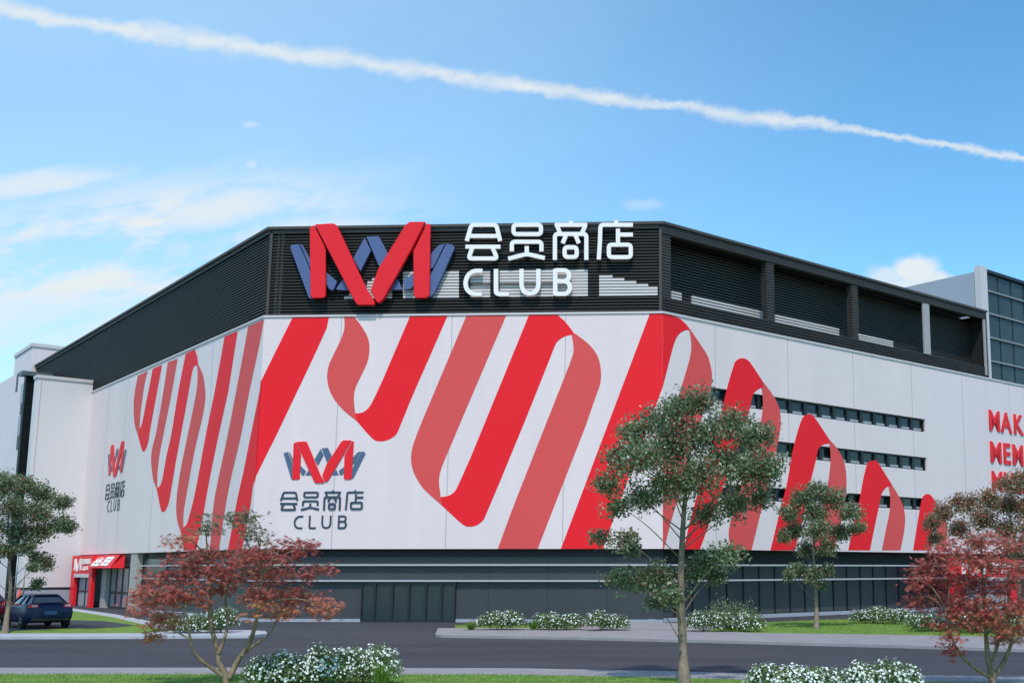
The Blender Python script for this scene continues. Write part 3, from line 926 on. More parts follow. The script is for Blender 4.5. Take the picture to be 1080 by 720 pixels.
# ------------------------------------------------------------------ white annex, dark tower, far blocks
def fblock(bm, F, u0, u1, o0, o1, z0, z1, mi=0):
    fbox(bm, F, u0, u1, z0, z1, o0, o1, mi)
Jp = FL.pt(U_J, 0)
FW = Face(Jp, -DR, outn(DR))         # annex front: u grows to the left, towards the camera
zw = FL.uv(98, 404)[1]
uw1 = FW.uv(40.0, 402)[0]
crn = FW.pt(uw1, 0, 0)
FWL = Face(crn, -DL, outn(DL))
DW = abs(FWL.uv(36.8, 401)[0])
print('annex depth', DW)
annex = thing('white_annex', 'plain white annex block standing forward at the far left end of the store', 'building', FW.pt(uw1 / 2, 0, 0))
zpl = FW.uv(45, 619)[1]
bm = bmesh.new()
fbox(bm, FW, -0.02, uw1, zpl, zw, -DW, 0)
uj = FW.uv(44, 402)[0]
fbox(bm, FW, uj - 0.03, uj + 0.03, zpl, zw - 0.2, 0, 0.004, 1)
build('wall', bm, [white_a, joint], annex)
bm = bmesh.new(); fbox(bm, FW, 0.0, uw1 + 0.08, zw, zw + 0.22, -DW, 0.08); build('coping', bm, lightgrey, annex)
bm = bmesh.new(); fbox(bm, FW, -0.02, uw1 - 0.05, 0, zpl - 0.14, -DW, -0.05); build('plinth', bm, plinth_g, annex)
bm = bmesh.new(); fbox(bm, FW, -0.02, uw1 - 0.03, zpl - 0.139, zpl - 0.001, -DW, -0.02); build('sill', bm, black, annex)

g0 = ground(6.5, 634)
FT = Face(g0, DR, outn(DR))
zt_ = FT.uv(30, 393)[1]
tw = thing('glazed_stair_tower', 'narrow black framed glazed tower rising behind the white annex', 'building', (g0.x, g0.y, 0))
bm = bmesh.new(); fbox(bm, FT, 0, 12, 0, zt_ - 0.25, -0.7, 0); build('wall', bm, mat('tower_dark', (0.009, 0.01, 0.011), 0.5, spec=0.12), tw)
bm = bmesh.new(); fbox(bm, FT, -0.4, FT.uv(57, 393)[0], zt_ - 0.25, zt_ + 0.1, -0.9, 0.3); build('roof', bm, mat('cap_grey', (0.10, 0.13, 0.14), 0.5), tw)
g1 = ground(10.7, 632)
FA = Face(g1, -DL, outn(DL))
zA = FA.uv(35, 365)[1]
uA = FA.uv(16, 378)[0]
zB = FA.uv(13, 396)[1]
blk = thing('white_tower_block', 'tall white block with narrow slot windows beyond the annex at the left edge', 'building', (g1.x, g1.y, 0))
bm = bmesh.new(); fbox(bm, FA, uA, 0, 0, zA, -14, 0); build('wall', bm, white, blk)
bm = bmesh.new(); fbox(bm, FA, uA - 0.1, 0.1, zA, zA + 0.3, -14, 0.1); build('coping', bm, lightgrey, blk)
for (x, y0, y1, w) in ((19, 394, 412, 0.35), (24.3, 425, 436, 0.9), (21, 459, 473, 1.0)):
    u, v1 = FA.uv(x, y0); _, v0 = FA.uv(x, y1)
    bm = bmesh.new(); fbox(bm, FA, u - w, u + w, v0, v1, 0.0, 0.03); build('window', bm, black, blk)
for (x, y0, y1, w) in ((25.5, 404, 424, 1.0), (22.7, 437, 458, 1.0)):
    u, v1 = FA.uv(x, y0); _, v0 = FA.uv(x, y1)
    bm = bmesh.new(); fbox(bm, FA, u - w, u + w, v0, v1, 0.0, 0.03); build('panel', bm, greywall, blk)
bm = bmesh.new(); fbox(bm, FA, uA - 70, uA - 0.02, 0, zB, -14, -0.05)
lb = build('white_low_block', bm, white, loc=FA.pt(uA - 10, 0, 0))
tag(lb, 'lower white block running out of frame beyond the slot windowed block', 'building')

# ------------------------------------------------------------------ glass tower at right
FG = Face(FR.pt(FR.uv(1032.5, 300, -2.4)[0], 0, -2.4), DR, outn(DR))
zg = FG.uv(1040, 284)[1]
zg0 = Z_PAN - 0.5
mull_g = mat('mullion_grey', (0.24, 0.25, 0.26), 0.5)
mull_d = mat('mullion_dark', (0.034, 0.046, 0.05), 0.5)
gt = thing('glass_office_tower', 'grey office block with a green glass front rising behind the right roof end', 'building', FG.pt(0, zg0, 0))
uf1 = FG.uv(1039.5, 300)[0]
bm = bmesh.new(); fbox(bm, FG, 0.0, uf1, Z_PAN + 0.15, zg + 0.1, -0.35, 0.15); build('corner_fin', bm, lightgrey, gt)
bm = bmesh.new(); fbox(bm, FG, 0.03, 40, zg0, zg - 0.3, -40, -0.4); build('wall', bm, greywall, gt)
bm = bmesh.new(); fbox(bm, FG, uf1 + 0.01, 40, zg0, zg - 0.25, -0.39, -0.1); build('glazing', bm, glass_t, gt)
bm = bmesh.new(); fbox(bm, FG, uf1 + 0.01, 40.2, zg - 0.25, zg - 0.02, -0.39, 0.12); build('roof_edge', bm, black, gt)
for y in (307, 330.5, 355.5, 380):
    zz = FG.uv(1043.5, y)[1]
    bm = bmesh.new(); fbox(bm, FG, uf1 + 0.01, 40, zz - 0.06, zz + 0.06, -0.1, 0.05); build('mullion', bm, mull_g, gt)
u = uf1 + 1.8
while u < 38:
    bm = bmesh.new(); fbox(bm, FG, u - 0.03, u + 0.03, zg0, zg - 0.26, -0.1, -0.04); build('mullion', bm, mull_d, gt)
    u += 1.8

# ------------------------------------------------------------------ ground
def sheet(name, pts, m, z, loc=None, kind='structure', thick=None, edge=None):
    bm = bmesh.new()
    if thick:
        prism(bm, [Vector((p.x, p.y, z - thick)) for p in pts], [Vector((p.x, p.y, z)) for p in pts])
    else:
        bm.faces.new([bm.verts.new((p.x, p.y, z)) for p in pts])
    me_o = build(name, bm, m)
    if not thick:
        me = me_o.data
        if me.polygons[0].normal.z < 0: me.flip_normals()
    me_o['kind'] = kind
    return me_o
def gp(pts, z=0.0): return [ground(x, y, z) for x, y in pts]
def poly_px(front, backp, z): return gp(front, z) + gp(backp[::-1], z)

bm = bmesh.new()
g = 900
bm.faces.new([bm.verts.new(p) for p in ((-g, -200, 0), (g, -200, 0), (g, 1500, 0), (-g, 1500, 0))])
o = build('ground', bm, asphalt2); o['kind'] = 'structure'
# road
nearL = [(-420, 703.5), (0, 703.5), (300, 703.5), (540, 704), (700, 707), (820, 710.3), (1000, 712), (1500, 715)]
farL = [(-420, 674), (0, 673.6), (270, 672.3), (460, 671.3), (600, 673.3), (760, 677), (950, 682), (1080, 686), (1500, 700)]
sheet('road', gp(nearL + [(1500, 716)], 0.004)[:-1] + gp(farL[::-1], 0.004), asphalt, 0.004)
# near verge
kb = [(x, y + 7) for x, y in nearL]
sheet('kerb', gp(nearL, 0.1) + gp(kb[::-1], 0.1), kerb_m, 0.1, thick=0.1)
lawn_near = gp(kb, 0.1) + [Vector((16, 8, 0.1)), Vector((-26, 8, 0.1))]
sheet('lawn', lawn_near, lawn_m, 0.096, thick=0.1)
# left island
zi = 0.1
lf = [(-420, 671.5), (0, 671), (140, 670.5), (262, 669.8), (282, 667.5)]
lb_ = [(-420, 668), (0, 667.5), (150, 667.3), (170, 665), (215, 664), (262, 664), (280, 665)]
sheet('kerb', gp(lf, zi) + gp(lb_[::-1], zi), kerb_l, zi, thick=0.1)
sheet('lawn', gp([(-420, 668), (0, 667.5), (150, 667.3), (168, 663), (157, 658), (120, 649.5), (74, 642.5), (40, 641.5), (-420, 641)], zi), lawn_m, zi - 0.004, thick=0.09)
sheet('kerb', gp([(74, 643.2), (120, 650.6), (157, 659.3), (170, 664), (178, 662), (163, 655.6), (122, 647.4), (76, 641)], zi), kerb_l, zi + 0.003, thick=0.1)
sheet('driveway', gp([(-300, 665.5), (25, 664.5), (62, 662.5), (120, 661.2), (143, 659), (110, 654.5), (62, 653), (-300, 650)], zi + 0.004), asphalt2, zi + 0.004)
# right island
rf = [(459, 668.5), (466, 669.3), (600, 671.3), (760, 675), (950, 680), (1080, 684), (1500, 698)]
rb = [(462, 661.8), (600, 662), (700, 663), (800, 667), (950, 669), (1080, 671.5), (1500, 684)]
sheet('pavement', gp(rf, zi) + gp(rb[::-1], zi), kerb_m, zi, thick=0.1)
sheet('lawn', gp([(480, 661.8), (600, 662), (700, 663), (800, 667), (950, 669), (1080, 671.5), (1500, 684), (1500, 652), (1060, 648), (950, 651), (860, 653.5), (800, 656), (700, 657.8), (640, 658), (480, 659)], zi), lawn_m, zi - 0.003, thick=0.09)
sheet('path', gp([(610, 663), (690, 663.2), (745, 664.5), (770, 658), (690, 655.8), (650, 656.3), (612, 659)], zi), kerb_m, zi + 0.005)

# ------------------------------------------------------------------ leaves
def leaf_object(name, C, D, N, Ln, W, tint, m, parent=None, local=False, fold=0.25, droop=0.0):
    """quads: base, side, tip, side, one per leaf"""
    n = len(C)
    D = D / np.linalg.norm(D, axis=1, keepdims=True)
    S = np.cross(D, N); S /= np.maximum(np.linalg.norm(S, axis=1, keepdims=True), 1e-6)
    U = np.cross(S, D)
    Ln = np.asarray(Ln).reshape(-1, 1) * np.ones((n, 1)); W = np.asarray(W).reshape(-1, 1) * np.ones((n, 1))
    base = C - D * Ln * 0.5
    tip = C + D * Ln * 0.5 - U * Ln * droop
    sa = C + S * W * 0.5 + U * W * fold; sb = C - S * W * 0.5 + U * W * fold
    V = np.stack([base, sa, tip, sb], axis=1).reshape(-1, 3)
    me = bpy.data.meshes.new(name)
    me.vertices.add(4 * n); me.loops.add(4 * n); me.polygons.add(n)
    me.vertices.foreach_set('co', V.astype(np.float32).ravel())
    me.loops.foreach_set('vertex_index', np.arange(4 * n, dtype=np.int32))
    me.polygons.foreach_set('loop_start', np.arange(0, 4 * n, 4, dtype=np.int32))
    me.polygons.foreach_set('loop_total', np.full(n, 4, dtype=np.int32))
    at_ = me.attributes.new('tint', 'FLOAT', 'POINT')
    at_.data.foreach_set('value', np.repeat(np.asarray(tint, dtype=np.float32), 4))
    me.update(); me.validate()
    return link(name, me, m, parent, local)

def runit(n):
    v = rng.normal(size=(n, 3)); return v / np.linalg.norm(v, axis=1, keepdims=True)

def green_tree(name, label, base, Y, trunk_px, clusters, leaf=0.085, dens=1.0, group=None, trunk_r=0.13, depth=1.0, lm=None):
    """base: ground point; clusters: (px,py,rpx); everything lies around distance Y"""
    root = thing(name, label, 'tree', base, group)
    ppm = FPX / Y
    tp_ = [at(x, y, Y) for x, y in trunk_px]
    tp_[0] = Vector((base[0], base[1], -0.05))
    path = smooth_path(tp_, 5)
    n = len(path)
    bm = bmesh.new()
    tr = [trunk_r * (1.2 - 0.3 * min(1, i / 4) - 0.78 * (i / (n - 1))) for i in range(n)]
    tube(bm, path, tr, 9)
    Cs, Ds, Ns, Ts, Ls = [], [], [], [], []
    for (px, py, rp) in clusters:
        r = rp / ppm
        yy = Y + random.uniform(-1, 1) * depth
        c = at(px, py, yy)
        # limb from the trunk to the cluster
        zt = c.z - 0.35 * (abs(c.x - path[n // 2].x) + abs(yy - Y)) - 0.4
        k = min(range(2, n), key=lambda i: abs(path[i].z - max(zt, path[3].z)))
        s = path[k]
        mid = s.lerp(c, 0.5) + Vector((random.uniform(-.1, .1), random.uniform(-.1, .1), 0.12))
        rr = max(0.009, min(tr[k] * 0.3, 0.017))
        tube(bm, smooth_path([s, mid, c], 4), [rr * (1 - 0.085 * i) for i in range(9)], 6)
        # twigs and leaf sprays
        K = max(9, int(30 * (r / 0.5) ** 1.6))
        for q in range(K):
            d = Vector(runit(1)[0]); d.z *= 0.8
            e = c + d * r * random.uniform(0.3, 1.2)
            st = c.lerp(e, 0.1)
            tube(bm, [st, st.lerp(e, 0.55) + Vector((0, 0, 0.03)), e], [0.011, 0.008, 0.004], 4, cap=False)
            m = int(58 * dens * random.uniform(0.5, 1.4))
            a = rng.random(m) ** 0.6
            P = np.outer(1 - a, np.array(st.lerp(e, 0.4))) + np.outer(a, np.array(e)) + np.clip(rng.normal(size=(m, 3)), -1.5, 1.5) * np.array([0.15, 0.15, 0.115]) * (0.6 + r)
            dd = runit(m) + np.array([0, 0, -0.15]) + np.array(d) * 0.6
            nn = runit(m) * 1.0 + np.array([0, -0.2, 0.6])
            Cs.append(P); Ds.append(dd); Ns.append(nn)
            Ts.append(np.clip(rng.normal(0.42, 0.22, m) + random.uniform(-.22, .22), 0, 1))
            Ls.append(leaf * rng.uniform(0.65, 1.25, m))
    tk = build('trunk', bm, bark, root)
    C = np.concatenate(Cs); Ln = np.concatenate(Ls)
    leaf_object('crown', C, np.concatenate(Ds), np.concatenate(Ns), Ln, Ln * 0.62, np.concatenate(Ts), lm or leaf_g, root)
    return root

def depth_of(py): return ground(700, py).y

# centre tree
Y1 = depth_of(723)
b1 = ground(722, 723, 0.05)
green_tree('broadleaf_tree', 'tallest grey green tree standing in front of the store near the corner', b1, Y1,
    [(722, 723), (720, 680), (718, 630), (719, 580), (722, 530), (727, 480), (733, 440)],
    [(738, 424, 20), (712, 432, 24), (690, 447, 22), (668, 458, 18), (655, 482, 22), (640, 508, 17), (680, 484, 26), (705, 470, 26), (742, 462, 26), (770, 448, 26), (795, 462, 24),
     (812, 492, 19), (790, 500, 24), (765, 486, 26), (738, 500, 26), (708, 512, 24), (678, 522, 20), (655, 534, 14), (745, 540, 16), (775, 530, 20), (802, 524, 15),
     (634, 565, 11), (658, 568, 13), (668, 580, 8), (745, 590, 18), (768, 584, 14), (728, 604, 14), (700, 606, 16), (678, 612, 16), (655, 612, 15), (708, 628, 14), (690, 634, 10), (758, 606, 12)],
    leaf=0.085, dens=0.80, trunk_r=0.135, depth=1.3, group='grey green broadleaf trees')
Y2 = depth_of(664)
green_tree('broadleaf_tree', 'small green tree on the far lawn below the right window strips', ground(861, 664, 0.05), Y2,
    [(861, 664), (861, 640), (859, 610), (858, 580), (859, 550), (860, 520)],
    [(862, 516, 13), (845, 525, 14), (880, 527, 14), (832, 540, 12), (858, 540, 16), (897, 541, 14), (903, 556, 9), (838, 560, 13), (862, 560, 14), (885, 562, 13), (826, 568, 8), (870, 578, 10), (850, 578, 10),
     (842, 601, 9), (857, 606, 10), (875, 602, 8), (832, 607, 6), (866, 616, 6)],
    leaf=0.11, dens=0.68, trunk_r=0.12, depth=1.2, group='grey green broadleaf trees')
Y3 = depth_of(668)
green_tree('broadleaf_tree', 'grey green tree at the left edge in front of the parked cars', ground(5, 669, 0.05), Y3,
    [(5, 669), (8, 645), (11, 622), (10, 595), (9, 560), (8, 525)],
    [(2, 510, 18), (-22, 525, 18), (24, 512, 14), (46, 520, 14), (66, 530, 11), (14, 535, 18), (40, 540, 16), (64, 552, 13), (-10, 552, 18), (-34, 556, 16), (20, 560, 16), (46, 560, 14), (72, 556, 8),
     (2, 580, 12), (26, 578, 9), (-22, 580, 12), (40, 588, 9), (50, 594, 8), (34, 598, 6), (40, 616, 6), (-14, 605, 8)],
    leaf=0.105, dens=0.75, trunk_r=0.12, depth=1.3, group='grey green broadleaf trees')
Y4 = depth_of(671)
green_tree('broadleaf_tree', 'mixed green and reddish tree at the right edge rising behind the right maple', ground(1076, 671, 0.05), Y4,
    [(1076, 671), (1076, 640), (1074, 610), (1072, 580), (1066, 550), (1060, 520)],
    [(1066, 511, 14), (1084, 506, 15), (1042, 527, 13), (1018, 532, 14), (996, 540, 13), (982, 552, 10), (1062, 532, 16), (1086, 535, 16), (1036, 548, 14), (1010, 558, 13), (988, 568, 9), (1060, 558, 14), (1088, 560, 14), (1030, 572, 10), (1070, 580, 10), (1105, 520, 16), (1108, 548, 14)],
    leaf=0.105, dens=0.72, trunk_r=0.12, depth=1.4, lm=leaf_m, group='grey green broadleaf trees')

# maples: low forked stems and drooping layers of thin leaves
def maple(label, base, Y, stems, pads, zb):
    root = thing('maple_tree', label, 'tree', base, 'red japanese maples')
    ppm = FPX / Y
    bm = bmesh.new()
    ends = []
    for st, r0 in stems:
        pts = [at(x, y, Y + dy) for x, y, dy in st]
        P = smooth_path(pts, 5)
        n = len(P)
        tube(bm, P, [r0 * (1 - 0.72 * i / (n - 1)) for i in range(n)], 8)
        ends += P[n // 2:]
    Cs, Ds, Ns, Ts, Ls = [], [], [], [], []
    for (px, py, rx, ry, tone, den) in pads:
        yy = Y + random.uniform(-0.9, 0.9)
        c = at(px, py, yy)
        s = min(ends, key=lambda e: (e - c).length + (2 if e.z > c.z + 0.15 else 0))
        mid = s.lerp(c, 0.55) + Vector((0, 0, 0.15))
        tube(bm, smooth_path([s, mid, c], 3), [0.02, 0.019, 0.017, 0.014, 0.012, 0.009, 0.007], 5, cap=False)
        RX, RZ = rx / ppm, ry / ppm
        K = int(34 * den * (RX * RZ) / 0.12) + 8
        for q in range(K):
            th = random.uniform(0, 2 * math.pi); rad = math.sqrt(random.random())
            e = c + Vector((RX * rad * math.cos(th), RX * 0.8 * rad * math.sin(th), RZ * random.uniform(-0.9, 0.9) - 0.35 * RZ * rad * rad))
            if random.random() < 0.6:
                tube(bm, [c.lerp(e, 0.1), c.lerp(e, 0.6) + Vector((0, 0, 0.06)), e], [0.006, 0.0045, 0.003], 4, cap=False)
            # one spray: palmate tufts of narrow hanging lobes
            T = random.randint(5, 9)
            for t in range(T):
                f = e + Vector(rng.normal(size=3) * np.array([0.11, 0.11, 0.055]))
                lob = 6
                out = Vector((random.uniform(-1, 1), random.uniform(-1, 1), -0.55)).normalized()
                side = out.cross(Vector((0, 0, 1))).normalized()
                L = random.uniform(0.08, 0.145)
                tn = min(1, max(0, (tone * 0.8 if tone < 0.9 else 0.95) + random.gauss(0, 0.09)))
                for j in range(lob):
                    a = (j - 2.5) * 0.42
                    dv = (out * math.cos(a) + side * math.sin(a)).normalized()
                    ll = L * (1 - 0.1 * abs(j - 2.5))
                    Cs.append(f + dv * ll * 0.5); Ds.append(dv); Ns.append((random.gauss(0, .3), random.gauss(0, .3) - 0.2, 1)); Ts.append(tn); Ls.append(ll)
    build('trunk', bm, bark_m, root)
    C = np.array([tuple(v) for v in Cs]); D = np.array([tuple(v) for v in Ds]); N = np.array(Ns); L = np.array(Ls)
    leaf_object('crown', C, D, N, L, L * 0.17, np.array(Ts), leaf_r, root, fold=0.1, droop=0.15)
    return root
YM = depth_of(729)
def mground(px): 
    p = ground(px, 729, 0.05); return p
maple('red maple with forked stems at the left beside the flowering bush', mground(239), YM,
    [([(239, 731, 0), (238, 712, 0), (232, 700, 0), (228, 680, .1), (222, 655, .2), (221, 620, .3), (219, 590, .3)], 0.085),
     ([(238, 714, 0), (222, 703, -.1), (205, 688, -.3), (199, 664, -.5), (196, 640, -.6)], 0.05),
     ([(241, 716, 0), (250, 698, .1), (263, 678, 0), (270, 655, -.2), (274, 632, -.3), (276, 605, -.3)], 0.07),
     ([(254, 692, 0), (268, 680, .3), (284, 668, .5), (300, 640, .6), (322, 615, .7)], 0.04),
     ([(230, 690, 0), (240, 660, .3), (238, 630, .5), (245, 600, .5)], 0.04)],
    [(240, 545, 30, 7, 1.0, .35), (262, 540, 18, 8, 1.0, .3), (215, 556, 18, 6, .95, .3), (270, 562, 14, 8, 0.95, .35), (190, 568, 14, 6, .6, .35),
     (235, 585, 44, 9, .25, .95), (200, 590, 26, 8, .3, .8), (275, 582, 34, 8, .25, .9), (310, 572, 24, 6, .2, .7), (325, 578, 12, 5, .2, .5),
     (180, 606, 28, 9, .3, 1.), (222, 604, 36, 8, .3, 1.), (262, 604, 28, 9, .35, .9), (300, 604, 28, 8, .35, .8), (340, 598, 16, 7, .3, .6),
     (165, 628, 26, 10, .38, 1.), (195, 626, 26, 10, .3, 1.), (148, 640, 13, 8, .45, .7), (230, 622, 16, 6, .35, .6), (292, 625, 26, 9, .4, .85), (270, 622, 14, 9, .4, .8),
     (325, 628, 24, 9, .42, .9), (345, 640, 14, 9, .5, .8), (300, 645, 16, 6, .55, .5), (165, 655, 10, 7, .62, .7), (178, 648, 10, 8, .6, .6), (160, 668, 6, 5, .65, .5), (278, 640, 12, 8, .6, .5)], 0)
maple('red maple with forked stems at the right edge beside flowering bushes', mground(1046), YM + 0.3,
    [([(1046, 731, 0), (1046, 712, 0), (1042, 695, 0), (1040, 670, .2), (1038, 640, .2), (1036, 600, .2)], 0.085),
     ([(1045, 714, 0), (1030, 705, -.1), (1015, 692, -.3), (1004, 672, -.4), (1000, 645, -.5)], 0.05),
     ([(1048, 714, 0), (1058, 698, .1), (1066, 680, 0), (1074, 655, -.2), (1084, 625, -.3)], 0.06),
     ([(1044, 705, 0), (1052, 680, .3), (1058, 650, .5), (1062, 610, .6)], 0.045)],
    [(1035, 565, 30, 7, .35, .4), (1062, 575, 26, 8, .4, .6), (1000, 575, 26, 8, .35, .5), (1085, 570, 20, 8, .4, .5),
     (1020, 590, 32, 9, .35, .9), (985, 596, 24, 8, .3, .8), (1060, 594, 28, 9, .3, .9), (1090, 596, 20, 9, .3, .8),
     (970, 612, 16, 7, .3, .6), (1002, 612, 28, 9, .28, .9), (1036, 614, 30, 9, .25, 1.), (1072, 614, 24, 9, .35, .8),
     (990, 632, 24, 9, .25, .8), (1020, 634, 28, 10, .32, 1.), (1052, 636, 26, 10, .35, 1.), (1084, 634, 18, 9, .4, .8), (965, 630, 10, 7, .25, .4),
     (1005, 652, 22, 8, .4, .7), (1035, 654, 20, 8, .45, .8), (1062, 655, 18, 9, .55, .9), (1055, 672, 14, 8, .65, .8), (1072, 668, 10, 8, .6, .6), (1002, 672, 8, 6, .3, .4), (1004, 685, 6, 5, .2, .4)], 0)

# ------------------------------------------------------------------ flowering bushes
def bush_mesh(W, H, Dp, leaf, fl, nleaf, nfl, lumps=7):
    """foliage arrays of a low rounded bush around the origin"""
    cs = []
    for k in range(lumps):
        x = (k + 0.5) / lumps * 2 - 1
        cs.append((x * W * 0.36 + random.uniform(-.05, .05) * W, random.uniform(-.22, .22) * Dp, H * random.uniform(0.16, 0.34), W * random.uniform(.17, .24), H * random.uniform(.50, .66)))
    def surf(n, lo, hi):
        i = rng.integers(0, len(cs), n)
        c = np.array(cs)[i]
        d = runit(n); d[:, 2] = np.abs(d[:, 2]) * 0.9 - 0.28 * (rng.random(n) < .45)
        rad = rng.uniform(lo, hi, n) + rng.normal(0, 0.05, n)
        P = np.stack([c[:, 0] + d[:, 0] * c[:, 3] * rad, c[:, 1] + d[:, 1] * Dp * 0.34 * rad, np.maximum(0.03, c[:, 2] + d[:, 2] * c[:, 4] * rad)], 1)
        return P, d
    P, d = surf(nleaf, 0.55, 1.08)
    Dd = runit(nleaf) * 0.8 + d * 0.7 + np.array([0, 0, .2])
    Nn = d + runit(nleaf) * 0.7
    ln = leaf * rng.uniform(.7, 1.3, nleaf)
    t = np.clip(rng.normal(.45, .22, nleaf), 0, 1)
    Pf, df = surf(nfl, 1.0, 1.12)
    keep = df[:, 2] > -0.1
    Pf, df = Pf[keep], df[keep]
    return (P, Dd, Nn, ln, t), (Pf, df)

def flower_mesh(name, Pf, df, size, parent):
    n = len(Pf)
    d = df + runit(n) * 0.5; d /= np.linalg.norm(d, axis=1, keepdims=True)
    a = np.cross(d, np.array([0.2, 0.1, 1.0])); a /= np.linalg.norm(a, axis=1, keepdims=True)
    b = np.cross(d, a)
    s = size * rng.uniform(.7, 1.25, (n, 1))
    vs, fs = [], []
    for k in range(5):
        th = 2 * math.pi * k / 5
        c, s_ = math.cos(th), math.sin(th)
        u = a * c + b * s_; w = -a * s_ + b * c
        vs.append(np.stack([Pf, Pf + u * s * .32 + w * s * .2 + d * s * .12, Pf + u * s * .56 + d * s * .1, Pf + u * s * .32 - w * s * .2 + d * s * .12], 1))
    V = np.concatenate(vs).reshape(-1, 3)
    m = len(V) // 4
    me = bpy.data.meshes.new(name)
    me.vertices.add(4 * m); me.loops.add(4 * m); me.polygons.add(m)
    me.vertices.foreach_set('co', V.astype(np.float32).ravel())
    me.loops.foreach_set('vertex_index', np.arange(4 * m, dtype=np.int32))
    me.polygons.foreach_set('loop_start', np.arange(0, 4 * m, 4, dtype=np.int32))
    me.polygons.foreach_set('loop_total', np.full(m, 4, dtype=np.int32))
    me.update(); me.validate()
    return link(name, me, flower, parent, local=True)

def make_bush(label, loc, W, H, Dp, leaf, fl, nleaf, nfl, group='white flowering bushes', rz=0.0, lumps=6):
    root = thing('flowering_bush', label, 'bush', loc, group, rz)
    (P, Dd, Nn, ln, t), (Pf, df) = bush_mesh(W, H, Dp, leaf, fl, nleaf, nfl, lumps)
    leaf_object('foliage', P, Dd, Nn, ln, ln * .5, t, leaf_b, root, local=True)
    flower_mesh('blossoms', Pf, df, fl, root)
    bm = bmesh.new()
    for k in range(7):
        e = Vector((random.uniform(-.35, .35) * W, random.uniform(-.25, .25) * Dp, H * random.uniform(.5, .75)))
        tube(bm, [Vector((e.x * .3, e.y * .3, -0.03)), e * 0.6, e], [0.018, 0.012, 0.006], 5)
    build('stem', bm, bark, root, local=True)
    return root

# near bushes (about 25 m away)
YB = depth_of(722)
for (x0, x1, yt, base, label, lumps) in [
    (266, 350, 680, 723, 'left half of the big white flowering bush beside the left maple', 5),
    (336, 419, 677, 722, 'right half of the big white flowering bush with strap leaves before it', 5),
    (797, 892, 697, 729, 'low white flowering bush at the bottom edge nearer the tall tree', 6),
    (890, 974, 694, 729, 'low white flowering bush at the bottom edge nearer the right maple', 6)]:
    Yb = depth_of(base)
    ppm = FPX / Yb
    loc = ground((x0 + x1) / 2, base, 0.09)
    make_bush(label, loc, (x1 - x0) / ppm, (base - yt) / ppm, 1.3, 0.058, 0.055, 9500, 1150, 'white flowering bushes on the near verge', lumps=lumps)
# far bushes on the islands: two prototypes, copied
far = [(529, 664, 46, 22, 'white flowering bush second along the row left of the tall tree'),
       (588, 664, 52, 22, 'white flowering bush midway along the row left of the tall tree'),
       (639, 664.5, 46, 22, 'white flowering bush in the row closest to the tall tree on its left'),
       (742, 665.5, 34, 24, 'white flowering bush directly right of the tall tree trunk'),
       (778, 665.5, 52, 25, 'broad white flowering bush between the tall tree and the small far tree'),
       (918, 657, 40, 19, 'white flowering bush on the lawn right of the small far tree'),
       (944, 658, 36, 18, 'white flowering bush on the lawn left of the right maple'),
       (985, 665, 50, 24, 'white flowering bush behind the left side of the right maple'),
       (1035, 667, 60, 22, 'white flowering bush seen under the right maple branches'),
       (1080, 661, 46, 26, 'white flowering bush at the right edge behind the maple'),
       (195, 667, 40, 25, 'white flowering bush on the left island seen left under the left maple'),
       (228, 667, 40, 28, 'white flowering bush on the left island seen right under the left maple')]
protos = []
for i, (x, y, w, h, label) in enumerate(far):
    Yb = depth_of(y); ppm = FPX / Yb
    loc = ground(x, y, 0.09)
    if i < 3:
        b = make_bush(label, loc, 2.0, 1.0, 1.2, 0.085, 0.062, 3600, 400, 'white flowering bushes on the far islands', rz=0)
        protos.append(b)
    else:
        src = protos[i % 3]
        b = src.copy(); COL.objects.link(b)
        b.location = loc; b['label'] = label
        for ch in src.children:
            c = ch.copy(); COL.objects.link(c); c.parent = b
    b.scale = (w / ppm / 2.0 * 1.05, 1.1, h / ppm / 1.0)
    b.rotation_euler = (0, 0, random.uniform(-.25, .25) + (math.pi if i % 2 else 0))
    b['group'] = 'white flowering bushes on the far islands'

# darker shrub behind the broad bush
root = thing('dark_shrub', 'dark loose shrub rising behind the broad bush right of the tall tree', 'shrub', ground(772, 661, 0.09))
(P, Dd, Nn, ln, t), _ = bush_mesh(2.4, 1.4, 1.2, .1, .1, 1500, 10, 5)
leaf_object('foliage', P + rng.normal(0, .12, P.shape), Dd, Nn, ln, ln * .5, t, leaf_g, root, local=True)
bm = bmesh.new()
for k in range(5):
    tube(bm, [Vector((0, 0, -.03)), Vector((random.uniform(-.7, .7), random.uniform(-.3, .3), 1.1))], [0.02, .008], 5)
build('stem', bm, bark, root, local=True)

# strap leaved tufts
def tuft(label, loc, H, n, wid, spread):
    root = thing('grass_tuft', label, 'plant', loc, 'bright green strap leaved tufts')
    V, F_, T_ = [], [], []
    for k in range(n):
        th = random.uniform(0, 2 * math.pi); L = H * random.uniform(.7, 1.15); out = spread * random.uniform(.3, 1)
        p0 = Vector((random.uniform(-.1, .1), random.uniform(-.1, .1), 0)) * (spread * 2)
        d = Vector((math.cos(th), math.sin(th), 0)); s = Vector((-d.y, d.x, 0)) * wid / 2
        pr = []
        for q in range(5):
            f = q / 4
            c = p0 + d * out * f ** 1.7 + Vector((0, 0, L * (f - 0.35 * f * f * out / H)))
            pr.append((c - s * (1 - f * .95), c + s * (1 - f * .95)))
        tn = random.random()
        for q in range(4):
            i0 = len(V)
            V += [pr[q][0], pr[q][1], pr[q + 1][1], pr[q + 1][0]]; T_ += [tn] * 4
            F_.append((i0, i0 + 1, i0 + 2, i0 + 3))
    me = bpy.data.meshes.new('leaves'); me.from_pydata([tuple(v) for v in V], [], F_)
    a = me.attributes.new('tint', 'FLOAT', 'POINT'); a.data.foreach_set('value', T_)
    link('blades', me, leaf_s, root, local=True)
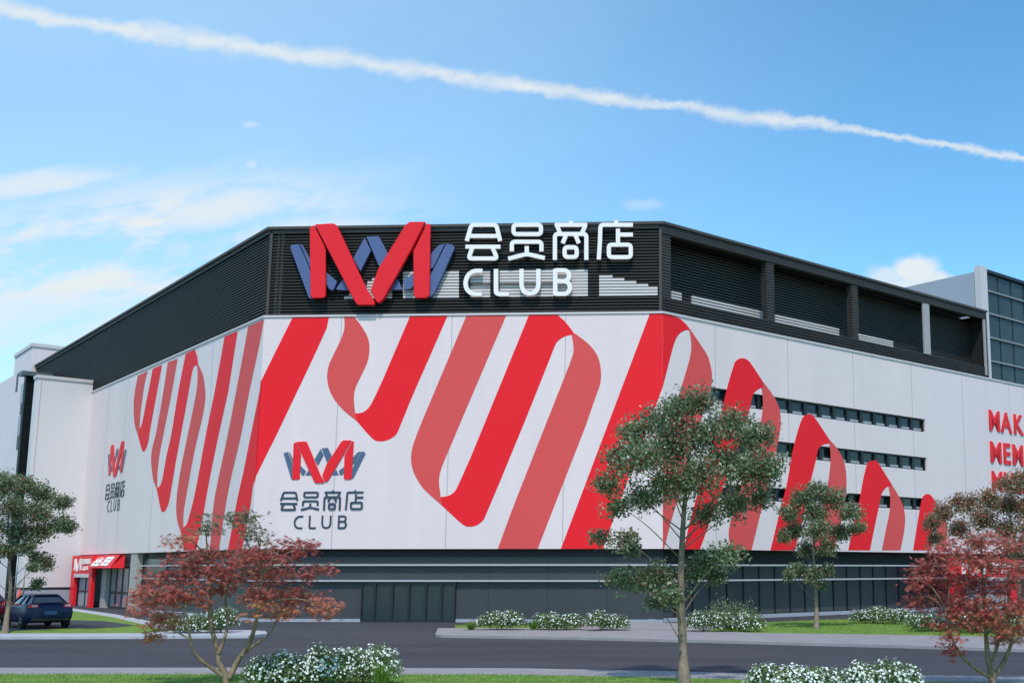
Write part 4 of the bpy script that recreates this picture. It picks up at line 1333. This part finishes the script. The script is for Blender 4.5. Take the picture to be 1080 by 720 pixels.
tuft('large bright green strap leaved plant before the big flowering bush', ground(402, 727, .09), 0.62, 130, .035, .42)
tuft('small green tuft at the start of the bush row by the driveway', ground(497, 664, .09), 0.5, 90, .05, .55)
tuft('small green tuft between the bushes of the row left of the tall tree', ground(562, 664, .09), 0.45, 90, .05, .5)
tuft('small green tuft at the bottom edge left of the tall tree trunk', ground(672, 724, .09), 0.16, 60, .02, .2)
tuft('bright tuft before the low bush at the bottom edge', ground(876, 729, .09), 0.3, 90, .025, .3)

# grass blades on the near verge and on the far lawns
def inpoly(x, y, poly):
    r = np.zeros(len(x), bool)
    n = len(poly); j = n - 1
    for i in range(n):
        xi, yi, xj, yj = poly[i].x, poly[i].y, poly[j].x, poly[j].y
        c = ((yi > y) != (yj > y)) & (x < (xj - xi) * (y - yi) / (yj - yi + 1e-12) + xi)
        r ^= c; j = i
    return r
def blades(name, label, poly, n, h, z, hole=None):
    xs = [p.x for p in poly]; ys = [p.y for p in poly]
    x = rng.uniform(max(min(xs), -24), min(max(xs), 12 if max(ys) < 32 else 40), n); y = rng.uniform(max(min(ys), 21), max(ys), n)
    k = inpoly(x, y, poly)
    if hole: k &= ~inpoly(x, y, hole)
    x, y = x[k], y[k]; m = len(x)
    D = np.stack([rng.normal(0, .35, m), rng.normal(0, .35, m), np.ones(m)], 1)
    N = np.stack([rng.normal(0, 1, m), rng.normal(0, 1, m) - .6, np.zeros(m) + .2], 1)
    hh_ = h * rng.uniform(.5, 1.3, m)
    C = np.stack([x, y, z + hh_ * 0.5], 1)
    o = leaf_object(name, C, D, N, hh_, h * .22, np.clip(rng.normal(.5, .25, m), 0, 1), blade_m)
    tag(o, label, 'grass', kind='stuff')
blades('grass', 'short mown grass of the near verge', lawn_near, 60000, 0.06, 0.09)
far_l = gp([(480, 661.8), (600, 662), (700, 663), (800, 667), (950, 669), (1080, 671.5), (1300, 678), (1300, 652), (1060, 648), (950, 651), (860, 653.5), (800, 656), (700, 657.8), (640, 658), (480, 659)], zi)
blades('grass', 'short mown grass of the far island lawn', far_l, 45000, 0.08, 0.09, gp([(606, 663.6), (690, 664), (750, 665.5), (778, 657), (690, 655), (645, 655.5), (608, 659)], zi))

# ------------------------------------------------------------------ cars
def car(label, loc, rz, paint):
    root = thing('parked_car', label, 'car', loc, 'parked cars', rz)
    # body lofted along +x (front) ; rear at x=-2.15
    st = [(-2.16, .76, .42, .84), (-2.10, .86, .32, 1.00), (-1.75, .91, .24, 1.06), (-1.0, .92, .22, 1.02), (0, .91, .22, .93), (.9, .91, .22, .92), (1.5, .89, .24, .86), (2.0, .82, .28, .72), (2.16, .66, .36, .60)]
    bm = bmesh.new()
    rings = []
    for x, w, z0, z1 in st:
        prof = [(w * .80, z0), (w * .97, z0 + .1), (w, z0 + (z1 - z0) * .45), (w * .99, z0 + (z1 - z0) * .7), (w * .93, z1 - .05), (w * .80, z1), (0, z1 + .03)]
        pts = [(y, z) for y, z in prof] + [(-y, z) for y, z in prof[-2::-1]]
        rings.append([bm.verts.new((x, y, z)) for y, z in pts])
    for a, b in zip(rings[:-1], rings[1:]):
        n = len(a)
        for k in range(n - 1): bm.faces.new((a[k], a[k + 1], b[k + 1], b[k]))
        bm.faces.new((a[-1], a[0], b[0], b[-1]))
    bm.faces.new(rings[0]); bm.faces.new(rings[-1][::-1])
    build('body', bm, paint, root, local=True, smooth=True)
    # greenhouse
    bm = bmesh.new()
    lo = [(-2.0, .66), (-1.2, .78), (0.2, .78), (1.05, .70)]
    hi = [(-1.28, .48), (-.8, .56), (-.1, .56), (.35, .52)]
    A = [bm.verts.new((x, w, 1.0)) for x, w in lo] + [bm.verts.new((x, -w, 1.0)) for x, w in lo[::-1]]
    B = [bm.verts.new((x, w, 1.335)) for x, w in hi] + [bm.verts.new((x, -w, 1.335)) for x, w in hi[::-1]]
    for k in range(8): bm.faces.new((A[k], A[(k + 1) % 8], B[(k + 1) % 8], B[k]))
    bm.faces.new(B); bm.faces.new(A[::-1])
    build('window', bm, car_glass, root, local=True)
    bm = bmesh.new()
    top = [(-1.34, .49), (-.8, .58), (-.1, .58), (.40, .53)]
    A = [bm.verts.new((x, w, 1.34)) for x, w in top] + [bm.verts.new((x, -w, 1.34)) for x, w in top[::-1]]
    B = [bm.verts.new((x * .93 - .02, w * .86, 1.41)) for x, w in top] + [bm.verts.new((x * .93 - .02, -w * .86, 1.41)) for x, w in top[::-1]]
    for k in range(8): bm.faces.new((A[k], A[(k + 1) % 8], B[(k + 1) % 8], B[k]))
    bm.faces.new(B); bm.faces.new(A[::-1])
    for s in (1, -1):                       # pillars
        for (x0, w0, x1, w1) in ((-2.0, .67, -1.30, .50), (1.05, .71, .37, .54), (-.45, .79, -.5, .57), (-1.3, .79, -1.0, .56)):
            tube(bm, [(x0, s * w0, .99), (x1, s * w1, 1.345)], [.035, .03], 6)
    build('roof', bm, paint, root, local=True)
    for sx in (-1.32, 1.35):
        for s in (1, -1):
            bm = bmesh.new()
            n = 20
            def ring(r, y): return [bm.verts.new((sx + r * math.cos(2 * math.pi * k / n), y, .32 + r * math.sin(2 * math.pi * k / n))) for k in range(n)]
            ys = (s * .70, s * .72, s * .90, s * .925)
            rr = [ring(.29, ys[0]), ring(.32, ys[1]), ring(.32, ys[2]), ring(.29, ys[3]), ring(.20, ys[3])]
            for a, b in zip(rr[:-1], rr[1:]):
                for k in range(n): bm.faces.new((a[k], a[(k + 1) % n], b[(k + 1) % n], b[k]))
            bm.faces.new(rr[0])
            wl = build('wheel', bm, rubber, root, local=True)
            bm = bmesh.new()
            c0 = [bm.verts.new((sx + .2 * math.cos(2 * math.pi * k / n), s * .905, .32 + .2 * math.sin(2 * math.pi * k / n))) for k in range(n)]
            bm.faces.new(c0)
            for k in range(5):
                th = 2 * math.pi * k / 5
                tube(bm, [(sx, s * .915, .32), (sx + .19 * math.cos(th), s * .915, .32 + .19 * math.sin(th))], [.03, .02], 5)
            build('rim', bm, rim_m, wl, local=True)
    for s in (1, -1):
        bm = bmesh.new(); cbox(bm, (-2.09, s * .66, .945), (.12, .36, .13))
        lm = build('tail_light', bm, lamp_r, root, local=True)
        bm = bmesh.new(); cbox(bm, (-2.125, s * .63, .95), (.07, .20, .07))
        build('lens', bm, lamp_w, lm, local=True)
        bm = bmesh.new(); cbox(bm, (.72, s * .98, .98), (.14, .2, .13)); tube(bm, [(.75, s * .86, .94), (.73, s * .95, .95)], [.03, .03], 5)
        build('mirror', bm, paint, root, local=True)
    bm = bmesh.new(); cbox(bm, (-2.165, 0, .66), (.03, .46, .14)); build('number_plate', bm, plate_m, root, local=True)
    bm = bmesh.new(); cbox(bm, (-2.12, 0, .40), (.14, 1.44, .16)); bmesh.ops.bevel(bm, geom=bm.edges[:], offset=.03, segments=2, affect='EDGES')
    build('bumper', bm, rubber, root, local=True)
    bm = bmesh.new(); cbox(bm, (-2.03, 0, 1.075), (.18, 1.2, .03)); build('spoiler', bm, paint, root, local=True)
    return root
hd = math.atan2(DL.y, DL.x)
cpos = ground(49, 662.8, zi)
car('dark blue hatchback parked on the left island, rear towards the road', Vector((cpos.x, cpos.y, zi + .006)) + DL * 2.0, hd + R(2), car_blue)
cpos = ground(-12, 660, zi)
car('dark red car cut by the left edge of the photo behind the tree trunk', Vector((cpos.x, cpos.y, zi + .006)) + DL * 2.6, hd + R(2), car_red)

# traffic cone and thin poles behind the cars
p = ground(19, 641)
o = thing('traffic_cone', 'red traffic cone standing behind the blue car', 'traffic cone', p)
bm = bmesh.new()
tube(bm, [(0, 0, .03), (0, 0, 1.25)], [.26, .05], 14); build('body', bm, cone_m, o, local=True)
bm = bmesh.new(); cbox(bm, (0, 0, .02), (.7, .7, .04)); build('base', bm, cone_m, o, local=True)
for px, lab in ((14, 'thin grey pole behind the cars, left of the red cone'), (23, 'thin grey pole behind the cars, right of the red cone')):
    p = ground(px, 640.5)
    o = thing('flag_pole', lab, 'pole', p, 'thin grey poles behind the cars')
    bm = bmesh.new(); tube(bm, [(0, 0, 0), (0, 0, 3.6)], [.045, .03], 8); build('shaft', bm, metal_g, o, local=True)
    bm = bmesh.new(); cbox(bm, (0, 0, .03), (.3, .3, .06)); build('base', bm, metal_g, o, local=True)

# ------------------------------------------------------------------ light and sky
SUN_EL, SUN_AZ = 56.0, 2.0        # azimuth measured from straight behind the camera towards the right
sd = Vector((math.sin(R(SUN_AZ)) * math.cos(R(SUN_EL)), -math.cos(R(SUN_AZ)) * math.cos(R(SUN_EL)), math.sin(R(SUN_EL))))
ld = bpy.data.lights.new('sun', 'SUN'); ld.energy = 2.9; ld.angle = R(0.6); ld.color = (1.0, 0.925, 0.835)
lo = bpy.data.objects.new('sun', ld); COL.objects.link(lo)
lo.rotation_euler = sd.to_track_quat('Z', 'Y').to_euler()
lo.location = (0, -20, 60)

W = bpy.data.worlds.new('World'); SC.world = W; W.use_nodes = True
nt = W.node_tree; N_ = nt.nodes; K = nt.links
bg = N_['Background']
sky = N_.new('ShaderNodeTexSky'); sky.sky_type = 'NISHITA'; sky.sun_disc = False
sky.sun_elevation = R(SUN_EL); sky.sun_rotation = R(180 - SUN_AZ)
sky.altitude = 0; sky.air_density = 1.0; sky.dust_density = 0.6; sky.ozone_density = 1.6
SKY = 0.15
bg.inputs['Strength'].default_value = SKY
tc = N_.new('ShaderNodeTexCoord')
def M(op, a, b=None, c=None, clamp=False):
    n = N_.new('ShaderNodeMath'); n.operation = op; n.use_clamp = clamp
    for i, v in enumerate((a, b, c)):
        if v is None: continue
        if isinstance(v, (int, float)): n.inputs[i].default_value = v
        else: K.new(v, n.inputs[i])
    return n.outputs[0]
sep = N_.new('ShaderNodeSeparateXYZ'); K.new(tc.outputs['Generated'], sep.inputs[0])
ysafe = M('MAXIMUM', sep.outputs[1], 0.05)
sx = M('DIVIDE', sep.outputs[0], ysafe)
sz = M('DIVIDE', sep.outputs[2], ysafe)
front = M('GREATER_THAN', sep.outputs[1], 0.08)
def s_of(px, py):
    d = ray(px, py); return d.x / d.y, d.z / d.y
def noise(scx, scz, scale, detail=5, rough=.6, seed=0.0, shear=0.0):
    cb_ = N_.new('ShaderNodeCombineXYZ')
    K.new(M('MULTIPLY', sx, scx), cb_.inputs[0])
    K.new(M('MULTIPLY', M('ADD', sz, M('MULTIPLY', sx, shear)), scz), cb_.inputs[1])
    cb_.inputs[2].default_value = seed
    n = N_.new('ShaderNodeTexNoise'); n.inputs['Scale'].default_value = scale; n.inputs['Detail'].default_value = detail; n.inputs['Roughness'].default_value = rough
    K.new(cb_.outputs[0], n.inputs['Vector'])
    return n.outputs['Fac']
def smooth(v, a, b):
    n = N_.new('ShaderNodeMapRange'); n.interpolation_type = 'SMOOTHSTEP'
    K.new(v, n.inputs['Value'])
    n.inputs['From Min'].default_value = a; n.inputs['From Max'].default_value = b
    return n.outputs[0]
def ell(px, py, rx, ry, rot=0.0, soft=1.0):
    """soft elliptical region of the sky around a direction"""
    cx, cz = s_of(px, py)
    ax, az = rx / FPX, ry / FPX
    dx = M('SUBTRACT', sx, cx); dz = M('SUBTRACT', sz, cz)
    c, s = math.cos(rot), math.sin(rot)
    u = M('DIVIDE', M('ADD', M('MULTIPLY', dx, c), M('MULTIPLY', dz, s)), ax)
    v = M('DIVIDE', M('SUBTRACT', M('MULTIPLY', dz, c), M('MULTIPLY', dx, s)), az)
    r = M('SQRT', M('ADD', M('MULTIPLY', u, u), M('MULTIPLY', v, v)))
    return r
# contrail
pts = [s_of(*p) for p in [(0, 13), (120, 28), (230, 43), (320, 62), (420, 70), (540, 92), (680, 108), (790, 116), (860, 133), (960, 148), (1080, 165)]]
A = np.polyfit([p[0] for p in pts], [p[1] for p in pts], 2)
line = M('ADD', M('ADD', M('MULTIPLY', M('MULTIPLY', sx, sx), float(A[0])), M('MULTIPLY', sx, float(A[1]))), float(A[2]))
wob = M('MULTIPLY', M('SUBTRACT', noise(1, 1, 9, 3, .55, 3.1), .5), .020)
wob2 = M('MULTIPLY', M('SUBTRACT', noise(1, 1, 55, 4, .6, 7.7), .5), .015)
dist = M('ABSOLUTE', M('ADD', M('SUBTRACT', sz, line), M('ADD', wob, wob2)))
wd = M('ADD', 0.0062, M('MULTIPLY', sx, -0.0052))
wd = M('MAXIMUM', wd, 0.0034)
wd = M('MULTIPLY', wd, M('ADD', -.15, M('MULTIPLY', noise(1, 1, 13, 3, .6, 4.4), 2.3)))
trail = M('SUBTRACT', 1.0, smooth(M('DIVIDE', dist, wd), 0.0, 1.6))
trail = M('MULTIPLY', trail, M('ADD', .25, M('MULTIPLY', noise(1, 1.6, 26, 5, .65, 1.3), 1.1)), clamp=True)
# wisps at the left
wn = noise(1.0, 3.6, 5.5, 6, .55, 12.0, -0.16)
wfine = noise(1.0, 3.0, 16, 5, .6, 21.0, -0.16)
wm = smooth(M('ADD', M('MULTIPLY', wn, .6), M('MULTIPLY', wfine, .4)), .40, .60)
reg1 = M('SUBTRACT', 1.0, smooth(M('ADD', ell(140, 265, 370, 105, R(9)), M('MULTIPLY', M('SUBTRACT', wn, .5), .8)), .35, 1.1))
reg2 = M('SUBTRACT', 1.0, smooth(M('ADD', ell(30, 195, 120, 19, R(8)), M('MULTIPLY', M('SUBTRACT', wfine, .5), 1.2)), .3, 1.1))
reg3 = M('SUBTRACT', 1.0, smooth(ell(40, 330, 260, 90, 0), .2, 1.2))
reg4 = M('SUBTRACT', 1.0, smooth(M('ADD', ell(225, 222, 130, 26, R(10)), M('MULTIPLY', M('SUBTRACT', wfine, .5), 1.0)), .2, 1.1))
wisps = M('MAXIMUM', M('MULTIPLY', M('MULTIPLY', wm, reg1), 1.0), M('MULTIPLY', reg2, .75))
wisps = M('MAXIMUM', wisps, M('MULTIPLY', M('MULTIPLY', reg3, M('ADD', .4, wm)), .45))
wisps = M('MAXIMUM', wisps, M('MULTIPLY', reg4, .8))
veil = M('MULTIPLY', M('SUBTRACT', 1.0, smooth(sx, -0.45, 0.33)), M('ADD', .24, M('MULTIPLY', noise(1, 2.2, 3.0, 4, .5, 31.0, -.1), .26)))
# small puffs
pf = noise(1, 1.4, 45, 5, .6, 5.0)
puff = None
for (px, py, rx, ry, st_) in ((265, 132, 14, 6, .35), (265, 173, 12, 8, .5), (680, 216, 30, 9, .3)):
    e = M('MULTIPLY', M('SUBTRACT', 1.0, smooth(M('ADD', ell(px, py, rx, ry), M('MULTIPLY', M('SUBTRACT', pf, .5), 1.4)), .2, 1.0)), st_)
    puff = e if puff is None else M('MAXIMUM', puff, e)
# cumulus at the right
cn = noise(1, 1.1, 26, 6, .58, 9.0)
cum = None
for (px, py, rx, ry, st_) in ((963, 285, 32, 21, .95), (935, 292, 30, 17, .7), (988, 296, 26, 14, .85), (955, 304, 58, 18, .85)):
    e = M('MULTIPLY', M('SUBTRACT', 1.0, smooth(M('ADD', ell(px, py, rx, ry), M('MULTIPLY', M('SUBTRACT', cn, .5), 1.5)), .45, 1.12)), st_)
    cum = e if cum is None else M('MAXIMUM', cum, e)
cl = M('MAXIMUM', M('MAXIMUM', M('MULTIPLY', trail, .92), wisps), M('MAXIMUM', puff, cum))
cl = M('MULTIPLY', cl, front, clamp=True)
# saturation of the clear sky
hs = N_.new('ShaderNodeHueSaturation'); hs.inputs['Saturation'].default_value = 1.1; hs.inputs['Value'].default_value = 1.55
K.new(sky.outputs[0], hs.inputs['Color'])
mx = N_.new('ShaderNodeMix'); mx.data_type = 'RGBA'
tn_ = N_.new('ShaderNodeMix'); tn_.data_type = 'RGBA'; tn_.blend_type = 'MULTIPLY'
tn_.inputs['Factor'].default_value = 1.0; tn_.inputs['B'].default_value = (0.60, 0.92, 0.96, 1)
K.new(hs.outputs[0], tn_.inputs['A'])
vm = N_.new('ShaderNodeMix'); vm.data_type = 'RGBA'
K.new(M('MULTIPLY', veil, front, clamp=True), vm.inputs['Factor']); K.new(tn_.outputs['Result'], vm.inputs['A'])
vm.inputs['B'].default_value = (0.70 / SKY, 1.0 / SKY, 1.25 / SKY, 1)
K.new(cl, mx.inputs['Factor']); K.new(vm.outputs['Result'], mx.inputs['A'])
CLD = 0.88 / SKY
mx.inputs['B'].default_value = (CLD * .93, CLD * 0.985, CLD * 1.0, 1)
K.new(mx.outputs['Result'], bg.inputs['Color'])

SC.view_settings.view_transform = 'Standard'
SC.view_settings.look = 'None'
SC.view_settings.gamma = 1
SC.view_settings.exposure = 0.0
SC.cycles.use_denoising = True
SC.cycles.max_bounces = 8
SC.cycles.transparent_max_bounces = 8
